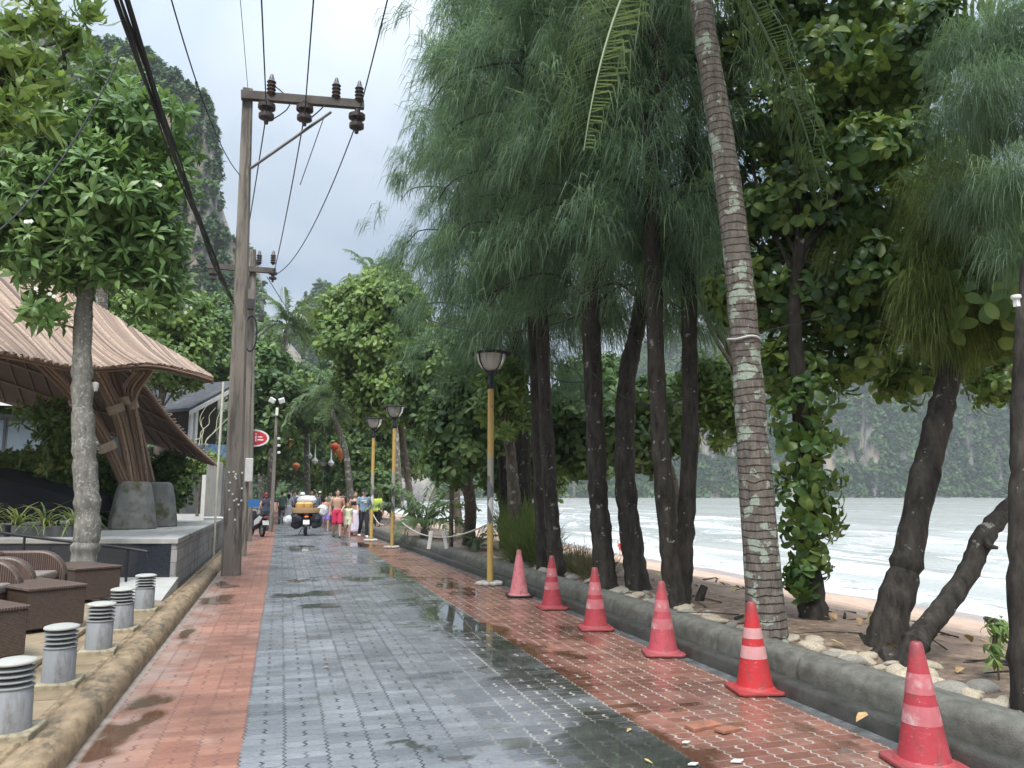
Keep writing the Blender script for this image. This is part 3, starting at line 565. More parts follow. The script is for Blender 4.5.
casuarina('casuarina with a bowed trunk next to the twin-stemmed one', P, [.19, .16, .15, .14, .12, .1, .08, .03], 4.2, 10.5, 1.8, 28, 28, g1)
P = px([(607, 595), (602, 540), (597, 470), (592, 350), (590, 250), (592, 130)], 10.5); P[0].z = .12; P += [up(P[-1], 0, .2, 13)]
casuarina('casuarina with a straight upright trunk beside the bowed one', P, [.18, .15, .14, .13, .12, .1, .03], 4.3, 12.6, 2.0, 44, 30, g1)
P = px([(559, 580), (553, 530), (547, 440), (543, 350), (540, 220), (542, 80)], 12.4); P[0].z = .12; P += [up(P[-1], 0, .2, 15)]
casuarina('casuarina in front of which the fifth cone from the camera stands, rough trunk', P, [.16, .125, .12, .11, .1, .08, .03], 4.7, 14.5, 1.8, 44, 30, g1)
P = px([(543, 575), (540, 520), (536, 430), (533, 330), (528, 200), (522, 60)], 13.4); P[0].z = .12; P += [up(P[-1], -.2, .2, 16)]
casuarina('slim casuarina with a lichen-grey trunk close behind its neighbour by the wispy bush', P, [.11, .09, .09, .085, .08, .07, .03], 4.5, 15.5, 1.7, 42, 30, g1, L=.6)
P = px([(527, 562), (524, 500), (522, 430), (515, 330), (505, 200), (500, 60)], 15.8); P[0].z = .1; P += [up(P[-1], -.2, .2, 17)]
casuarina('casuarina behind the wispy bush whose crown reaches out towards the path', P, [.2, .17, .16, .15, .12, .1, .03], 3.8, 16.5, 1.85, 52, 30, g1, L=.65)
P = px([(508, 555), (505, 480), (500, 400), (480, 300)], 18.5); P[0].z = .1; P += [up(P[-1], -.4, .2, 13)]
casuarina('casuarina farthest along the row, dark trunk behind the yellow lamp post', P, [.2, .16, .14, .12, .05], 4.8, 12.5, 2.0, 34, 28, g1, L=.6)
# the coconut palm with the patchy trunk
P = px([(769, 645), (766, 620), (760, 540), (751, 420), (744, 330), (735, 240), (722, 140), (706, 40), (696, -30), (686, -95)], 6.65); P[0].z = .1
palm('tall leaning coconut palm with lichen-mottled ringed trunk by the scarlet cone', P, [.225, .195, .17, .155, .145, .135, .128, .12, .115, .10], 16, 4.35, FR_hang + FR_near, g1, only=[(3.82, 0), (-.12, 1), (3.0, 4), (5.0, 4), (1.7, 5), (.6, 4), (5.4, 4), (4.3, 3), (2.2, 3), (.1, 3), (1.1, 2), (3.1, 4), (4.9, 5), (5.9, 5)])
# broad-leaved sea almonds on the right
def B(lst, D, rpx):  # leaf masses seen at photo points, D = distance along the path
    return [(np.array(AY(x, y, Yd)), np.array((1, 1, .85)) * r / FPX * Yd * 1.05) for x, y, r, Yd in lst]
P = px([(815, 626), (809, 560), (806, 480), (800, 400), (795, 320), (800, 240)], 7.4); P[0].z = .05
bl = B([(790, 130, 62, 8), (735, 60, 50, 8.6), (850, 110, 62, 7.6), (800, 215, 62, 7.8), (870, 210, 60, 7.6), (760, 290, 55, 8.2), (830, 300, 60, 7.6), (890, 300, 55, 7.8), (850, 355, 42, 7.6), (910, 375, 36, 8), (790, 370, 40, 7.9), (940, 180, 60, 7.8), (965, 320, 50, 8.2), (720, 200, 45, 9), (1000, 380, 38, 8), (870, 20, 70, 7.5), (780, 10, 60, 8), (905, 70, 55, 6.6), (860, 150, 40, 6.4), (900, 140, 36, 6.3), (925, 235, 34, 6.9), (820, 60, 40, 6.6), (870, 265, 34, 6.8), (935, 30, 40, 6.2)], 0, 0)
leaf_tree('sea_almond_tree', 'broad-leaved tree with its trunk wrapped in climbing leaves', P, [.17, .12, .105, .09, .08, .06], bl, T_alm, L_alm, b_dark, 34, g1, .76, None, .35, vs=.34, n_limb=17)
o = [x for x in COL.objects if x.name.startswith('sea_almond_tree')][-1]; b0 = np.array(o.location)
vp, va = [], []
for x, y, r in [(812, 560, 16), (805, 530, 22), (800, 500, 24), (815, 480, 24), (800, 455, 26), (818, 440, 22), (795, 420, 24), (812, 400, 24), (822, 515, 18), (800, 580, 12)]:
    c = np.array(AY(x, y, 7.3)); n = 13; d = g1.normal(size=(n, 3)); d /= np.linalg.norm(d, axis=1)[:, None]; vp.append(c + d * r / FPX * 7.4); va.append(d + np.array((0, 0, -.25)))
V, F, v = scatter(T_alm, np.vstack(vp) - b0, np.vstack(va), .72 * g1.uniform(.7, 1.1, 130), g1, .55, .15, .15); link('creeper', mesh_np('creeper', V, F, L_alm, v), o)
P = px([(884, 652), (890, 620), (905, 570), (919, 500), (936, 430), (950, 370), (962, 300), (990, 200)], 6.0); P[0].z = .08
gx = np.random.default_rng(8); ex = B([(930, 285, 26, 5.9), (945, 240, 32, 5.9), (965, 310, 26, 6), (925, 320, 20, 5.9), (955, 345, 20, 6), (985, 270, 30, 6)], 0, 0); ep, ed = blob_points(ex, 95, gx, .6); ed = ed * .6 + np.array((-.35, 0, -.25))
r_ = casuarina('leaning casuarina with a dark knobby trunk and yellow-green needles, rooted on the beach edge', P, [.2, .17, .135, .125, .12, .11, .08, .05], 3.6, 5.6, 1.1, 10, 30, g1, L_casy, .36, .006, 40, extra=(ep, ed), group=None)
mb = MB()
for q in ([(878, 648), (850, 636), (832, 634)], [(885, 652), (870, 660), (850, 668)], [(889, 655), (893, 672), (898, 690)], [(885, 650), (912, 655), (935, 668)]):
    S = spline([G(a, b, .27 - .06 * i) for i, (a, b) in enumerate(q)], 8) - np.array(r_.location); mb.tube(S, np.linspace(.085, .03, 9), 7)
mb.build('root', b_dark, r_)
P = px([(903, 672), (915, 645), (940, 612), (968, 572), (985, 535), (1015, 502), (1050, 470), (1090, 400)], [5.3, 5.3, 5.35, 5.4, 5.4, 5.4, 5.4, 5.4]); P[0].z = .1
lt = thing('leaning_tree', 'bare black trunk slanting steeply towards the sea behind the nearest cone', 'tree', P[0]); trunk_mesh(np.array(P[0]), P, [.13, .1, .09, .085, .09, .075, .07, .06], [([P[4], AY(988, 545, 5.3), AY(998, 548, 5.25)], .05)], b_dark, 'trunk', lt, seed=3)
bl = [(np.array((7.1, 5.9, 3.6)), np.array((1, 1, .7))), (np.array((7.8, 6.4, 4.2)), np.array((1, 1, .7)))]; Pp, A = blob_points(bl, 16, g1); V, F, v = scatter(T_alm, Pp - np.array(P[0]), A + np.array((0, 0, .4)), np.ones(len(Pp)), g1); link('crown', mesh_np('crown', V, F, L_alm, v), lt)
P = px([(1032, 725), (1024, 640), (1021, 520), (1023, 420), (1026, 320), (1042, 200), (1065, 60)], 4.05); P[0].z = .1; P += [up(P[-1], 0, .3, 6)]
ex = B([(975, 50, 36, 5), (1005, 120, 44, 4.8), (990, 200, 36, 5), (1020, 30, 50, 4.8), (950, 120, 24, 5.2), (1012, 250, 26, 4.4), (960, 190, 22, 5.2), (1015, 180, 34, 4.3), (985, 90, 34, 4.5)], 0, 0); ep, ed = blob_points(ex, 60, gx, .6); ed = ed * .5 + np.array((0, 0, -.3))
r_ = casuarina('casuarina at the frame edge with a grey upright trunk, needles hanging over the top corner', P, [.12, .09, .08, .075, .07, .07, .06, .03], 3.8, 5.5, .8, 5, 30, g1, None, .32, .0045, 46, extra=(ep, ed), group=None, azr=(-1.1, .9))
lp = MB(); c = np.array(AY(1016, 297, 3.95)); lp.lathe([(.0, .014), (.03, .012), (.034, 0), (.03, -.012), (0, -.014)], 14, c); lp.box(c + (0, 0, -.04), (.03, .03, .055)); tag(lp.build('flood_lamp', plain('white_lamp_plastic', (.7, .7, .68), .35, .1)), 'small white round-topped lamp fixed to the grey trunk at the frame edge', 'lamp')
# further broad-leaved trees: behind the casuarinas, along the path, on the land side
def bgtree(label, cx, cy, rx, ry, Y, mat=L_mid, tm=T_bg, size=1., per=14, base=None, n=12, rb=.42, seed=0, name='broadleaf_tree', group='trees lining the path', lean=0, bk=b_brown, zb=0., tr=.16, upv=.45, inner=.2, trunk=None):
    g = np.random.default_rng(300 + seed); c = np.array(AY(cx, cy, Y)); s = Y / FPX * 1.02; R = np.array((rx * s, rx * s * .8, ry * s)); blobs = envelope_blobs(c, R * .8, n, min(R[0], R[2]) * rb + .12, g)
    blobs.append((c, R * .5))
    b = trunk if trunk is not None else [Vector((c[0] + lean, c[1], zb)), Vector((c[0] + lean * .6, c[1], zb + (c[2] - zb) * .5)), Vector(tuple(c))]
    return leaf_tree(name, label, b, [tr, tr * .8, tr * .5], blobs, tm, mat, bk, per, g, size, group, upv, inner=inner)
# sea side
bgtree('broad green tree over the middle of the path, palm rising behind it', 385, 345, 62, 92, 33, L_bright, T_bg, 1.05, 12, n=26, rb=.36, seed=1, lean=1.4)
bgtree('green tree beside the distant yellow lamps, left of the casuarina row', 440, 392, 42, 80, 27, L_mid, T_bg, .95, 14, n=20, rb=.4, seed=2, lean=.8)
bgtree('low leafy tree with a lean trunk next to the dark stake', 470, 425, 42, 62, 17.5, L_mid, T_alm, 1.0, 22, n=16, rb=.42, seed=3, lean=-.1, trunk=[G(468, 548, .15), AY(470, 500, 17.5), AY(455, 440, 17.6), AY(462, 400, 17.7)])
bgtree('dark tree filling the gap behind the wispy bush', 520, 450, 52, 56, 22, L_alm, T_bg, .8, 16, n=18, seed=4)
bgtree('leafy tree beyond the straight casuarina trunk', 585, 420, 50, 68, 19, L_mid, T_alm, 1.2, 14, n=18, seed=5, trunk=[AY(603, 528, 19), AY(600, 470, 19), AY(590, 420, 19)])
bgtree('sunlit leafy tree beyond the bowed casuarina trunk', 645, 430, 52, 62, 16, L_mid, T_alm, 1.1, 16, n=18, seed=6, trunk=[AY(674, 540, 16), AY(672, 480, 16), AY(650, 430, 16)])
bgtree('pale green tree between the twin-stemmed casuarina and the mottled palm', 716, 395, 42, 55, 14, L_bright, T_cerb, 1.0, 14, n=14, seed=7, trunk=[AY(754, 545, 14), AY(750, 470, 14), AY(725, 400, 14)])
bgtree('dark tree high above the beach behind the palm trunk', 700, 270, 60, 70, 13, L_alm, T_alm, 1.05, 12, n=14, seed=8, trunk=[AY(757, 550, 13), AY(745, 400, 13), AY(705, 280, 13)])
bgtree('tree of yellowish leaves low behind the distant lamp', 505, 400, 30, 40, 15, L_bright, T_cerb, .9, 12, n=7, seed=9, lean=.3)
# tunnel of trees at the end of the path
k = 0
for lab, cx, cy, rx, ry, Y, m, ln in [
    ('shady tree where the path disappears, right of the walkers', 375, 440, 40, 42, 48, L_mid, 1.2), ('dark tree at the far end of the path', 322, 455, 46, 36, 75, L_alm, .3), ('dark tree over the far end of the path beside the grey lamps', 285, 450, 38, 40, 66, L_alm, -1.),
    ('tree crown arching over the hanging lanterns', 330, 405, 40, 34, 58, L_mid, 2.2), ('mid green tree behind the floodlight pole', 292, 405, 34, 44, 52, L_mid, -1.6), ('leafy tree on the land side behind the twin poles', 262, 400, 32, 52, 42, L_mid, -1.),
    ('broad tree on the land side hiding the far poles', 262, 440, 26, 34, 50, L_alm, -1.2), ('distant tree closing the view below the hill', 350, 385, 34, 34, 80, L_mid, 0), ('low leafy bushes behind the walkers, sea side', 372, 490, 26, 16, 42, L_mid, .5), ('low dark tree behind the walkers in the middle', 345, 482, 24, 22, 60, L_alm, .5), ('pale tree closing the view above the crowd', 310, 420, 44, 40, 95, L_bright, 0), ('distant tree beyond the crowd, sea side', 400, 440, 40, 40, 70, L_alm, 1)]:
    k += 1; bgtree(lab, cx, cy, rx, ry, Y, m, T_bg, 1.35 if Y < 60 else 1.9, 9 if Y < 60 else 5, n=16, seed=20 + k, lean=ln, name='path_tree')
# land side, behind pavilion and house
for lab, cx, cy, rx, ry, Y, m, tm, sz, per in [
    ('bright green tree just over the pavilion roof', 165, 338, 62, 42, 34, L_bright, T_bg, 1., 10), ('tree behind the dark shingle roof', 205, 352, 46, 34, 46, L_mid, T_bg, 1.3, 9), ('tree behind the shingle roof nearest to the poles', 240, 365, 40, 40, 50, L_mid, T_bg, 1.3, 9),
    ('tree at the foot of the cliff behind the frangipani', 120, 310, 60, 50, 60, L_mid, T_bg, 1.6, 7), ('tree at the foot of the cliff beyond the roof tip', 205, 325, 50, 30, 70, L_mid, T_bg, 1.8, 6), ('large dark tree rising left of the pavilion', 10, 330, 90, 80, 50, L_alm, T_bg, 1.5, 7)]:
    k += 1; bgtree(lab, cx, cy, rx, ry, Y, m, tm, sz, per, n=16, seed=40 + k, name='hillside_tree', group='trees below the cliff')
# hedges and shrubs by the pavilion
def shrub(label, cx, cy, rx, ry, Y, mat, tm, size, per, seed, cat='shrub', name='shrub', zb=.9, n=9):
    return bgtree(label, cx, cy, rx, ry, Y, mat, tm, size, per, n=n, rb=.5, seed=seed, name=name, group=None, zb=zb, tr=.035, inner=.4)
shrub('clipped green shrub behind the bamboo legs', 166, 480, 15, 32, 21, L_mid, T_small, 1.3, 60, 61)
shrub('bright shrub overhanging the tall block wall', 207, 466, 20, 6, 25.5, L_bright, T_small, 1.3, 50, 62)
shrub('yellow-green shrub with pale blossom below the glass building', 25, 470, 40, 16, 19.5, L_yell, T_small, 1.2, 60, 63)
shrub('shrub with narrow leaves left of the lichen-covered trunk', 62, 474, 24, 18, 18.5, L_yell, T_small, 1.3, 60, 64)
shrub('dark shrub between lichen-covered trunk and bamboo legs', 105, 490, 24, 28, 19.5, L_alm, T_small, 1.3, 60, 65)
shrub('spindly frangipani with long leaves under the roof edge', 62, 425, 30, 24, 19, L_bright, T_cerb, .9, 7, 66, name='frangipani')
# the flowering tree in front of the pavilion
P = px([(82, 592), (84, 560), (88, 520), (84, 450), (82, 380), (84, 310), (93, 250)], 12.9)
bl = B([(95, 120, 40, 12.9), (50, 150, 42, 12.7), (140, 130, 40, 13), (20, 200, 42, 12.8), (75, 200, 45, 12.6), (130, 190, 45, 12.7), (175, 190, 36, 13), (165, 245, 38, 12.8), (110, 250, 42, 12.6), (50, 250, 40, 12.8), (10, 255, 34, 12.9), (-25, 220, 42, 13), (150, 280, 28, 12.8), (185, 275, 22, 13), (110, 90, 30, 13.2), (60, 100, 30, 13), (-10, 160, 40, 13), (190, 235, 20, 13)], 0, 0)
bl = [(c_ + g1.normal(0, .12, 3), r_ * g1.uniform(.62, 1.0)) for c_, r_ in bl] + [(c_ + g1.normal(0, .42, 3), r_ * .42) for c_, r_ in bl]
bl = [(c_ - np.array((max(0, c_[0] + r_[0] + 1.62), 0, 0)), r_) for c_, r_ in bl]
fr = leaf_tree('flowering_tree', 'round-crowned tree with glossy leaf whorls, white flowers and lichen-spotted trunk before the pavilion', P, [.20, .18, .17, .165, .145, .13, .08], bl, T_cerb, L_cerb, b_grey, 15, g1, 1.0, None, .65, n_limb=15)
b0 = np.array(fr.location); mb = MB(); pp, aa = blob_points(bl, .38, g1, 0); q_ = g1.permutation(len(pp))[:26]; pp, aa = pp[q_], aa[q_]
for p, d in zip(pp, aa):
    if d[1] < .2:
        for k in range(3):
            q = p + d * .12 + g1.normal(0, .05, 3) - b0
            for j in range(5):
                a_ = j * 1.257; mb.ball(q + np.array((math.cos(a_) * .017, -.01, math.sin(a_) * .017)), (.015, .007, .015), 6, 4)
mb.build('blossom', plain('white_petals', (.82, .82, .76), .5, .05, bump=0), fr)
for x, y in [(12, 232), (20, 240), (16, 205), (45, 208), (40, 222), (8, 246), (122, 60)]: mb = MB(); mb.ball(np.array(AY(x, y, 12.3)) - b0, .045, 8, 6); mb.build('fruit', bpy.data.materials.get('green_fruit') or plain('green_fruit', (.12, .2, .05), .35, .1, bump=0), fr)
L_over = leafmat('long_drooping_leaves', (.045, .105, .03), (.105, .195, .055), (.24, .32, .09), .4, .4)
# overhanging branch of a nearer tree, top corner
P = [Vector((-3.9, 4.2, .25)), Vector((-3.8, 4.4, 2.2)), Vector((-3.3, 4.6, 3.7)), AY(-30, 90, 4.7), AY(15, 60, 4.8)]
bl = B([(15, 25, 18, 4.8), (48, 20, 16, 4.9), (72, 38, 13, 5), (8, 62, 18, 4.7), (40, 60, 14, 4.8), (22, 95, 15, 4.7), (55, 88, 10, 4.8), (-25, 60, 40, 4.7), (92, 14, 10, 5), (2, 128, 14, 4.6), (38, 122, 9, 4.7), (-40, 120, 40, 4.6), (25, -15, 30, 4.9)], 0, 0)
leaf_tree('overhanging_tree', 'nearer tree whose long drooping leaves hang into the upper corner', P, [.13, .11, .08, .04, .03], bl, T_mango, L_over, b_dark, 62, g1, .55, None, -.3, n_limb=9, inner=.5)
# palms
palm('coconut palm standing above the sea-side trees against the sky', px([(400, 505), (392, 380), (380, 312), (374, 282)], 42), [.18, .14, .12, .1], 18, 2.5, FR_far, g1, 'coconut palms along the path')
palm('coconut palm right of the twin poles with a bare slim trunk', px([(268, 510), (276, 400), (284, 345), (287, 325)], 46), [.2, .15, .13, .11], 18, 2.7, FR_far, g1, 'coconut palms along the path')
palm('coconut palm with upright crown just left of the wooded hill', px([(308, 510), (306, 420), (303, 360), (303, 335)], 52), [.2, .15, .13, .11], 18, 2.9, FR_far, g1, 'coconut palms along the path')
palm('low coconut palm drooping over the lantern strings', px([(352, 514), (345, 450), (331, 410), (330, 398)], 40), [.2, .15, .13, .11], 18, 3.0, FR_far, g1, 'coconut palms along the path')
palm('coconut palm behind the flowering tree, fronds against the cliff', px([(100, 520), (102, 250), (100, 150), (98, 95)], 24), [.18, .15, .13, .11], 16, 2.1, FR_far, g1, 'coconut palms along the path')
palm('coconut palm in the land-side thicket beyond the poles', px([(262, 505), (258, 430), (255, 380), (252, 350)], 58), [.2, .15, .13, .11], 18, 3.0, FR_far, g1, 'coconut palms along the path')
palm('young stemless palm at the kerb by the rope barrier', [G(424, 541, .2), G(424, 541, .2) + Vector((0, 0, .2)), G(424, 541, .2) + Vector((0, 0, .35))], [.12, .12, .1], 12, 2.1, FR_far[:3], g1, name='young_palm')
palm('small low palm tuft at the foot of the wispy bush', [G(478, 553, .2), G(478, 553, .2) + Vector((0, 0, .08)), G(478, 553, .2) + Vector((0, 0, .15))], [.05, .05, .04], 9, .8, FR_far[:4], g1, name='young_palm')
# wispy bush, grass edges, sapling
gb = np.random.default_rng(77)
def wisp(label, blobs, dens, L, mat, w=.01, name='wispy_bush', up=1.0, cat='bush'):
    P, D = blob_points(blobs, dens, gb, .7); b = np.array(tuple(blobs[0][0])); b[2] = .2; V, F, v = needles(P - b, D * .5 + np.array((0, 0, up)), 26, L, w, gb, .05, .4); o = link(name, mesh_np(name, V, F, mat, v), None, b); return tag(o, label, cat)
wisp('wispy feathery bush behind the pale cone and lamp post', [(np.array((4.75, 15.0, .7)), np.array((.5, .55, .5))), (np.array((4.7, 14.2, .55)), np.array((.4, .5, .4))), (np.array((4.9, 15.8, .8)), np.array((.5, .5, .55)))], 26, .45, L_casy)
wisp('dry brownish grass clump between two casuarina feet', [(np.array((5.0, 12.1, .35)), np.array((.35, .6, .2))), (np.array((5.0, 13.0, .35)), np.array((.3, .5, .2)))], 26, .3, leafmat('dry_grass', (.07, .06, .03), (.14, .13, .06), (.22, .2, .1)), .008, 'grass_clump', cat='grass')
sp0 = G(1000, 690, .2); leaf_tree('sapling', 'thin sapling with a few pale green leaves beside the trunk at the frame edge', [sp0, sp0 + Vector((0, 0, .25)), sp0 + Vector((.02, 0, .5))], [.008, .007, .004], [(np.array(sp0) + (0, 0, .25), np.array((.06, .06, .12))), (np.array(sp0) + (.02, 0, .42), np.array((.06, .06, .08)))], T_mango, L_bright, b_brown, 60, gb, .45, None, .3, cat='plant', trunk_name='stem', crown_name='leaves')
# ================================================================== STRUCTURES ON THE LAND SIDE
m_conc = plain('bare_concrete', (.33, .32, .30), .8, .2, 3, .3, 60, dirt=(.14, .135, .125), dscale=2)
m_conc_d = plain('weathered_concrete', (.25, .245, .235), .85, .3, 2.5, .4, 50, dirt=(.09, .085, .08), dscale=2.5, stretch=(1, 1, .3))
t = NT('concrete_block'); b = t.n('ShaderNodeTexBrick', dict(offset=.5), Color1=(.25, .245, .235), Color2=(.33, .32, .305), Mortar=(.16, .155, .15), Scale=1., Mortar_Size=.007, Brick_Width=.4, Row_Height=.2)
sx = t.n('ShaderNodeSeparateXYZ'); t.L(t.oc(), sx.inputs[0]); cbx = t.n('ShaderNodeCombineXYZ', X=sx.outputs[1], Y=sx.outputs[2]); t.L(cbx.outputs[0], b.inputs['Vector'])
c = t.mix(.8, b.outputs[0], t.ramp(t.noise(2.5, 7, t.mapped((1, 1, .35)), .65), [(.3, .6), (.7, 1.25)]), 'MULTIPLY'); m_block = t.done(t.bsdf(c, .9, t.bump(t.ma('ADD', t.ma('MULTIPLY', b.outputs['Fac'], -1.), t.ma('MULTIPLY', t.noise(50, 4), .4)), .5, .008)))
t = NT('polished_granite'); c = t.ramp(t.noise(120, 3), [(.4, (.012, .014, .02)), (.65, (.05, .055, .07))]); m_granite = t.done(t.bsdf(t.mix(t.step(t.noise(2, 6, t.mapped((1, 1, .3)), .6), .55, .75), c, (.035, .04, .048)), t.ma('MULTIPLY_ADD', t.noise(5, 4), .25, .06)))
CW = np.array((-1.56, 13.6)); WD = np.array((-.9585, .285))                      # wall corner, direction of the dark face
wall = thing('planter_wall', 'low raised wall with black granite face, block side and pale coping', 'wall', (CW[0], CW[1], .15))
def wl(d, off=0): return CW + WD * d + np.array((.285, .9585)) * off             # along the granite face
o3 = np.array((CW[0], CW[1], .15))
def P3(q, z): return np.array((q[0], q[1], z)) - o3
mb = MB(); mb.prism([P3(wl(.1, 0), .05), P3(wl(9, 0), .05), P3(wl(9, .2), .05), P3(wl(.1, .2), .05)], (0, 0, .79)); mb.build('granite_face', m_granite, wall, False, .004)
mb = MB(); mb.prism([P3(CW, .0), P3(CW + (0, 9.2), .0), P3(CW + (-.2, 9.2), .0), P3(wl(.097, .203), .0), P3(wl(.097, .0), .0)], (0, 0, .84)); mb.build('block_side', m_block, wall, False)
mb = MB(); mb.prism([P3(wl(-.02, -.03), .842), P3(CW + (.03, 9.2), .842), P3(CW + (-.45, 9.2), .842), P3(wl(.48, .45), .842), P3(wl(9, .45), .842), P3(wl(9, -.03), .842)], (0, 0, .085)); mb.build('coping', m_conc, wall, False, .012)
mb = MB(); mb.prism([P3(CW + (-.4, 9), .6), P3(wl(.46, .4), .6), P3(wl(12, .4), .6), P3(wl(14, 16), .6), P3(CW + (-.4, 16), .6)], (0, 0, .31)); te = mb.build('terrace', m_conc, None, False); te.location = o3; tag(te, kind='structure')
# tall block wall with pier
q = CW + (0, 9.2); pw = thing('block_wall', 'tall grey block wall with a plastered end pier and a white triangular notch', 'wall', (q[0], q[1], 0))
mb = MB(); mb.box((-.22, .21, 1.24), (.42, .42, 2.5)); mb.build('pier', m_conc_d, pw, False, .01)
mb = MB(); mb.box((-.10, 3.4, 1.18), (.18, 5.95, 2.36)); mb.build('wall_body', m_block, pw, False)
mb = MB(); mb.prism([(.0, .9, 1.35), (.0, 1.55, 1.35), (.0, .98, 2.1)], (.02, 0, 0)); mb.prism([(.0, 2.3, 1.35), (.0, 2.9, 1.35), (.0, 2.36, 2.1)], (.02, 0, 0)); mb.build('notch_panel', plain('white_render', (.74, .74, .72), .6, .06), pw, False)
mb = MB(); mb.box((-.5, .25, 1.2), (.1, .06, 1.9)); mb.build('white_edge', plain('off_white_paint', (.66, .66, .63), .6, .1), pw, False)
mb = MB(); mb.tube([(-1.95, 22.3, .99), (-1.5, 22.2, .99), (-1.4, 22.15, .97), (-1.38, 22.1, .90)], .035, 10); tag(mb.build('drain_pipe', plain('white_pvc', (.72, .72, .7), .35, .05)), 'white plastic outlet pipe bent over the top of the block side wall', 'pipe')
mb = MB(); p = G(213, 562); mb.tube([(p.x, p.y, 0), (p.x, p.y, 2.2), (p.x + .02, p.y, 4.4)], .028, 10); tag(mb.build('conduit_pipe', plain('pale_conduit', (.6, .58, .5), .5, .12)), 'thin pale upright pipe against the wall beside the near utility pole', 'pipe')
# planters, spider plants, handrail
m_pl = plain('grey_planter', (.12, .12, .125), .6, .2)
def blade_plant(name, label, c, n, L, mat, g, cat='plant', group=None):
    V, F, A = [], [], []; k = 0
    for i in range(n):
        az = g.uniform(0, 6.28); e = g.uniform(.35, 1.35); l = L * g.uniform(.6, 1.1); h = np.array((math.cos(az), math.sin(az), 0)); sd = np.array((-h[1], h[0], 0)) * .018; p = np.zeros(3); pts = []
        for s in range(5): pts.append(p.copy()); p = p + (h * math.cos(e) + np.array((0, 0, math.sin(e)))) * l / 4; e -= .45
        for s, q in enumerate(pts): w = (.7, 1, .9, .6, .05)[s]; V += [q - sd * w, q + sd * w]; A += [g.normal(.5, .25)] * 2
        F += [(k + 2 * s, k + 2 * s + 1, k + 2 * s + 3, k + 2 * s + 2) for s in range(4)]; k += 10
    return tag(link(name, mesh_np(name, np.array(V), np.array(F), mat, np.clip(A, 0, 1)), None, c), label, cat, group)
L_var = leafmat('variegated_blades', (.06, .12, .03), (.20, .26, .07), (.5, .5, .25), .45)
for i, (d, lab) in enumerate([(2.55, 'grey planter trough nearest to the lichen-covered trunk'), (3.75, 'grey planter trough second from the lichen-covered trunk'), (4.95, 'grey planter trough cut by the frame edge')]):
    a0, a1 = wl(d - .55, .62), wl(d + .55, .62); b0_, b1_ = wl(d - .55, .95), wl(d + .55, .95); mb = MB(); mb.prism([np.array((*a0, .9)), np.array((*a1, .9)), np.array((*b1_, .9)), np.array((*b0_, .9))], (0, 0, .2)); tag(mb.build('planter', m_pl, None, False, .01), lab, 'planter', 'planter troughs')
gp = np.random.default_rng(3)
for i, d in enumerate((2.1, 2.62, 3.1, 3.65, 4.2, 4.8)): c = wl(d, .78); blade_plant('spider_plant', 'striped yellow-green spider plant in a grey planter trough', np.array((*c, 1.08)), 44, .78, L_var, gp, 'plant', 'spider plants in the troughs')
t = NT('shade_net'); m_net = t.done(t.bsdf((.012, .013, .018), .7, t.bump(t.noise(160, 2), .5, .01)))
mb = MB(); q = [np.array(AY(x, y, Y)) for x, y, Y in [(-40, 470, 17), (0, 478, 17), (40, 487, 17), (78, 500, 17.2), (78, 520, 17.2), (-40, 525, 17)]]; mb.prism(q, (.3, 1.6, .1)); tag(mb.build('shade_cover', m_net, None, False, .03), 'black netting cover sloping down behind the spider plants', 'cover')
m_black = plain('black_painted_steel', (.02, .022, .026), .4, .3, bump=.05)
hr = thing('handrail', 'black steel handrail bent downwards in front of the granite face', 'handrail', (*wl(1, -.35), .15)); o_ = np.array(hr.location)
mb = MB(); R_ = [np.array((*wl(d, -.35), z)) - o_ for d, z in ((4.2, 1.28), (2.6, 1.03), (1.3, .87), (.42, .76), (.33, .72), (.3, .62))]; mb.tube(spline(R_, 30), .024, 10); mb.build('rail', m_black, hr)
for d, z in ((.62, .77), (2.25, .98), (3.6, 1.17)): mb = MB(); q = np.array((*wl(d, -.35), .16)) - o_; mb.tube([q, q + (0, 0, z - .16)], .02, 8); mb.build('post', m_black, hr)

# ------------------------------------------------------------------ bamboo pavilion
t = NT('bamboo'); v = t.attr('v'); n_ = t.noise(18, 6, t.mapped((1, 1, 1)), .65)
c = t.ramp(v, [(0, (.085, .05, .032)), (.5, (.24, .155, .105)), (1, (.42, .30, .215))]); c = t.mix(t.step(n_, .52, .7), c, (.16, .105, .08)); m_bam = t.done(t.bsdf(c, .5, t.bump(t.noise(90, 3), .2, .005)))
m_bamd = plain('old_bamboo_lining', (.085, .055, .038), .8, .35, 8, .4, 40)
t = NT('woven_ceiling'); w = t.n('ShaderNodeTexWave', dict(wave_type='BANDS'), Scale=5., Distortion=1.5, Detail=2.); t.L(t.mapped((1, 1, .6), (0, 0, .6)), w.inputs['Vector']); m_weave = t.done(t.bsdf(t.mix(w.outputs[1], (.06, .036, .024), (.17, .105, .068)), .8, t.bump(w.outputs[1], .5, .02)))
pv = thing('bamboo_pavilion', 'open pavilion with a swooping bamboo roof on bundled bamboo legs', 'pavilion', (-3.6, 18.5, .91)); po = np.array(pv.location)
def pp(l): return np.array([np.array(AY(x, y, Y)) for x, y, Y in l])
E_ = spline(pp([(-260, 335, 13.5), (-110, 340, 14), (0, 350, 15), (80, 365, 16), (150, 363, 17), (190, 371, 17.6), (213, 378, 18)]), 60); R_ = spline(pp([(-260, 215, 20.5), (-110, 245, 20.2), (0, 272, 19.8), (70, 290, 19.3), (140, 333, 18.7), (185, 359, 18.3), (213, 377, 18.03)]), 60)
def at(C, t_): x = min(max(t_, 0), 1) * (len(C) - 1); i = min(int(x), len(C) - 2); return C[i] + (C[i + 1] - C[i]) * (x - i)
